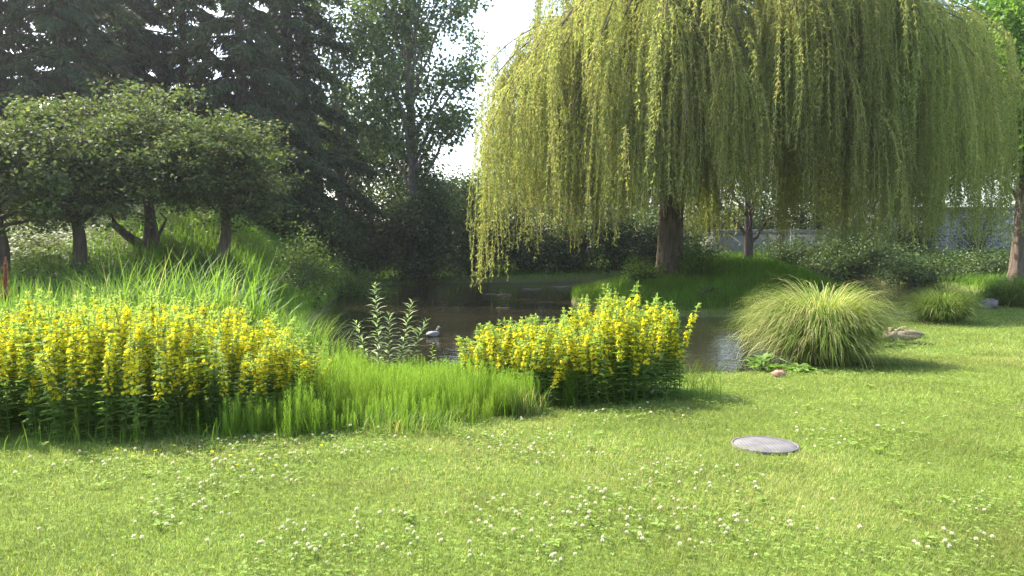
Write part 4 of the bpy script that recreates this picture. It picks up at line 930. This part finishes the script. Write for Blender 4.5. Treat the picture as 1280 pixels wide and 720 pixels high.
shrub('tall dark shrub behind the hanging willow strands over the water', 598, 47.5, 5.2, 6.2, 'shrub_dark', 70, 46, .17, .12, .36)
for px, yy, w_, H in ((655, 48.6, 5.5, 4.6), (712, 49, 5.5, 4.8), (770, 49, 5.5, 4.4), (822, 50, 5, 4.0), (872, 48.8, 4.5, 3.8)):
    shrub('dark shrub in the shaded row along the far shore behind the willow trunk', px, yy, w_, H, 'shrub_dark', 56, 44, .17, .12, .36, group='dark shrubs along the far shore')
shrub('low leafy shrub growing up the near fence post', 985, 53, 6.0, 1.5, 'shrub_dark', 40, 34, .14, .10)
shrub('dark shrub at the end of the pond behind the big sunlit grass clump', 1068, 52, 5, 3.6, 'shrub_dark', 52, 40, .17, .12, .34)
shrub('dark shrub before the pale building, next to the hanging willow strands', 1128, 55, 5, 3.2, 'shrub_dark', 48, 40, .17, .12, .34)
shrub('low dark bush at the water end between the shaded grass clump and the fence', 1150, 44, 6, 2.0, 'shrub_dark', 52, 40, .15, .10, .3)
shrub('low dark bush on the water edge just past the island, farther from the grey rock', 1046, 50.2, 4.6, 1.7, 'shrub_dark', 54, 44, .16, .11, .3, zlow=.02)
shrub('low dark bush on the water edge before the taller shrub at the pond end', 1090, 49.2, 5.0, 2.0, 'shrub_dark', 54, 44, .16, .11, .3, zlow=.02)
shrub('thin open shrub with sparse leaves against the pale building', 1222, 55, 6, 4.2, 'shrub_dark', 40, 12, .16, .11, .34)
shrub('dark shrub between the maple trunk and the pond', 1240, 46, 5.5, 1.9, 'shrub_dark', 40, 34, .16, .11, .3)
shrub('bright leafy bush at the foot of the willow trunk, on the water side', 806, 28.9, 1.5, 1.0, 'shrub_light', 26, 34, .11, .06, .18)
shrub('leafy bush on the island grass, fence side of the willow trunk', 872, 28.8, 1.7, 1.25, 'shrub_light', 24, 22, .11, .07, .2)
shrub('small weed bush near the island edge below the willow trunk', 884, 24.2, .7, .7, 'shrub_light', 14, 16, .09, .05, .12)
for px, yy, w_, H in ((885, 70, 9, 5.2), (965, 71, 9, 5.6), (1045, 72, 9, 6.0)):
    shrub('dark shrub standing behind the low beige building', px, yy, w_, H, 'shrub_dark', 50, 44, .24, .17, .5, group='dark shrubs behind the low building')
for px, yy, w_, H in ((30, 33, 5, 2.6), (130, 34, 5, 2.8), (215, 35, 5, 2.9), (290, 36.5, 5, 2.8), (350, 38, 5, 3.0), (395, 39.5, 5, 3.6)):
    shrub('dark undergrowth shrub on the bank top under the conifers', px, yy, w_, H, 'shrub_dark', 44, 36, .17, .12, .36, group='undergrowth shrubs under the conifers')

# ------------------------------------------------------------------ fence and buildings
t = thing('chain_link_fence', 'grey chain link fence on steel posts at the far side behind the willow', 'fence', (0, 0, 0))
fx0, fx1, fy = px2x(890, 56.2), px2x(1330, 56.2), 56.2
fz = hz(20, fy); n = int((fx1 - fx0) / 2.6)
for j in range(n + 1):
    x = fx0 + j * (fx1 - fx0) / n; V, Fk = tube([(x, fy, fz - .3), (x, fy, fz + 1.95), (x, fy, fz + 1.97)], [.045, .045, .01], 10); MB().add(V, Fk).build('post', M['steel'], t, True)
V, Fk = tube([(fx0, fy, fz + 1.9), (fx1, fy, fz + 1.9)], .025, 8); MB().add(V, Fk).build('top_rail', M['steel'], t, True)
mb = MB(); step = .13; hgt = 1.8; xs = np.arange(fx0 - hgt, fx1, step)
for s in (1, -1):
    a0 = np.stack([xs if s > 0 else xs + hgt, np.full(len(xs), fy - .012 * s), np.full(len(xs), fz + .05)], -1); a1 = a0 + np.array([s * hgt, 0, hgt]); w_ = np.array([.0025 * s, 0, -.0025]); k = (a0[:, 0] > fx0 - .01) & (a0[:, 0] < fx1) & (a1[:, 0] > fx0) & (a1[:, 0] < fx1)
    a0, a1 = a0[k], a1[k]; V = np.stack([a0 - w_, a0 + w_, a1 + w_, a1 - w_], 1); mb.add(V, np.arange(len(a0) * 4).reshape(-1, 4))
mb.build('wire_mesh', M['steel'], t)
x = px2x(1217, 55.4); V, Fk = tube([(0, 0, -.3), (.02, 0, 1.5), (0, 0, 2.9), (0, 0, 2.92)], [.06, .055, .05, .01], 8); o = MB().add(V, Fk).build('wooden_post', M['wood'], smooth=True); o.location = (x, 55.4, hz(x, 55.4)); tag(o, 'slim wooden post standing before the pale building', 'post')

def building(name, label, x0, x1, y0, y1, zb, zt, wm, rm, wins, pitched=False):
    t = thing(name, label, 'building', ((x0 + x1) / 2, y0, zb)); cx = (x0 + x1) / 2; w_ = (x1 - x0) / 2; h = zt - zb; dd = y1 - y0
    MB().add(*box(-w_, 0, -.3, w_, dd, h)).build('wall', M[wm], t)
    if pitched:
        V = np.array([(-w_ - .3, -.3, h + .01), (w_ + .3, -.3, h + .01), (w_ + .3, dd / 2, h + 2), (-w_ - .3, dd / 2, h + 2), (-w_ - .3, dd + .3, h + .01), (w_ + .3, dd + .3, h + .01)]); F_ = [[0, 1, 2, 3], [3, 2, 5, 4], [0, 3, 4, 4], [1, 5, 2, 2], [0, 4, 5, 1]]
        MB().add(V, F_).build('roof', M[rm], t)
    else: MB().add(*box(-w_ - .15, -.15, h + .003, w_ + .15, dd + .15, h + .28)).build('roof', M[rm], t)
    for (wx_, wz_, ww, wh) in wins:
        f = MB(); f.add(*box(wx_ - ww / 2 - .06, -.05, wz_ - .06, wx_ + ww / 2 + .06, -.003, wz_)); f.add(*box(wx_ - ww / 2 - .06, -.05, wz_ + wh, wx_ + ww / 2 + .06, -.003, wz_ + wh + .06))
        f.add(*box(wx_ - ww / 2 - .06, -.05, wz_ + .001, wx_ - ww / 2, -.003, wz_ + wh - .001)); f.add(*box(wx_ + ww / 2, -.05, wz_ + .001, wx_ + ww / 2 + .06, -.003, wz_ + wh - .001)); fo = f.build('window', M['pale_wall'], t)
        MB().add(*box(wx_ - ww / 2 + .001, -.02, wz_ + .001, wx_ + ww / 2 - .001, -.004, wz_ + wh - .001)).build('pane', M['glass'], fo)
    return t
building('pale_building', 'long plain pale lilac grey building behind the fence and the maple', px2x(1095, 62), 52, 62, 70, hz(32, 62), 4.6, 'pale_wall', 'roof', [])
building('low_shed', 'low beige building seen through the chain link fence', px2x(895, 63), px2x(1065, 63), 63, 68, hz(20, 63), 2.7, 'beige_wall', 'roof', [])
building('brick_house', 'red brick house glimpsed through the trees beyond the bank', -24, -16.5, 58, 65, hz(-20, 58) - .2, 7.2, 'brick', 'tile', [(-2, 1.2, 1.2, 1.3), (1.6, 1.2, 1.2, 1.3)], True)

GLARE_HAZE = 0.00036  # thin air volume added to lift the darks, in place of lens glare
if GLARE_HAZE > 0:
    hm, nt, N, L = nmat('glare air'); ho = N.new('ShaderNodeOutputMaterial'); hv = N.new('ShaderNodeVolumePrincipled')
    hv.inputs['Color'].default_value = (.93, .95, 1, 1); hv.inputs['Density'].default_value = GLARE_HAZE; hv.inputs['Anisotropy'].default_value = .5; L.new(hv.outputs[0], ho.inputs['Volume'])
    ex = max(abs(gx).max(), abs(gy).max()) + 20
    tag(MB().add(*box(-ex, -ex, -2.4, ex, ex, 27)).build('glare_haze', hm), kind='stuff')
# ------------------------------------------------------------------ camera, light, world
cam = bpy.data.cameras.new('camera'); co = bpy.data.objects.new('camera', cam); COL.objects.link(co)
cam.sensor_width = 36; cam.lens = 36 * F_PX / 1280; cam.clip_end = 4000; cam.clip_start = .05
co.location = (0, 0, CAM_Z); co.rotation_euler = (PI / 2 - PITCH, 0, 0); sc.camera = co
SUN_EL, SUN_AZ = math.radians(47), math.radians(-56)       # azimuth measured from +Y towards +X
sd_ = Vector((math.sin(SUN_AZ) * math.cos(SUN_EL), math.cos(SUN_AZ) * math.cos(SUN_EL), math.sin(SUN_EL)))
sun = bpy.data.lights.new('sun', 'SUN'); sun.energy = 3.3; sun.angle = math.radians(.53); sun.color = (1, .94, .84)
so = bpy.data.objects.new('sun', sun); COL.objects.link(so); so.rotation_euler = sd_.to_track_quat('Z', 'Y').to_euler(); so.location = sd_ * 50
wd_ = bpy.data.worlds.new('World'); sc.world = wd_; wd_.use_nodes = True; nt = wd_.node_tree
bg = nt.nodes['Background']; sk = nt.nodes.new('ShaderNodeTexSky'); sk.sky_type = 'NISHITA'; sk.sun_disc = False
sk.sun_elevation = SUN_EL; sk.sun_rotation = SUN_AZ; sk.air_density = 1.0; sk.dust_density = 3.0; sk.ozone_density = 1.0
nt.links.new(sk.outputs[0], bg.inputs[0]); bg.inputs[1].default_value = .15
vs = sc.view_settings; vs.view_transform = 'Standard'; vs.look = 'None'; vs.exposure = 2.05; vs.gamma = 1; vs.use_curve_mapping = False
cy = sc.cycles; cy.max_bounces = 6; cy.diffuse_bounces = 3; cy.glossy_bounces = 3; cy.transmission_bounces = 3; cy.use_denoising = True
try: cy.denoiser = 'OPENIMAGEDENOISE'
except Exception: pass
try: cy.denoising_prefilter = 'NONE'
except Exception: pass
cy.caustics_reflective = False; cy.caustics_refractive = False
print('scene built')
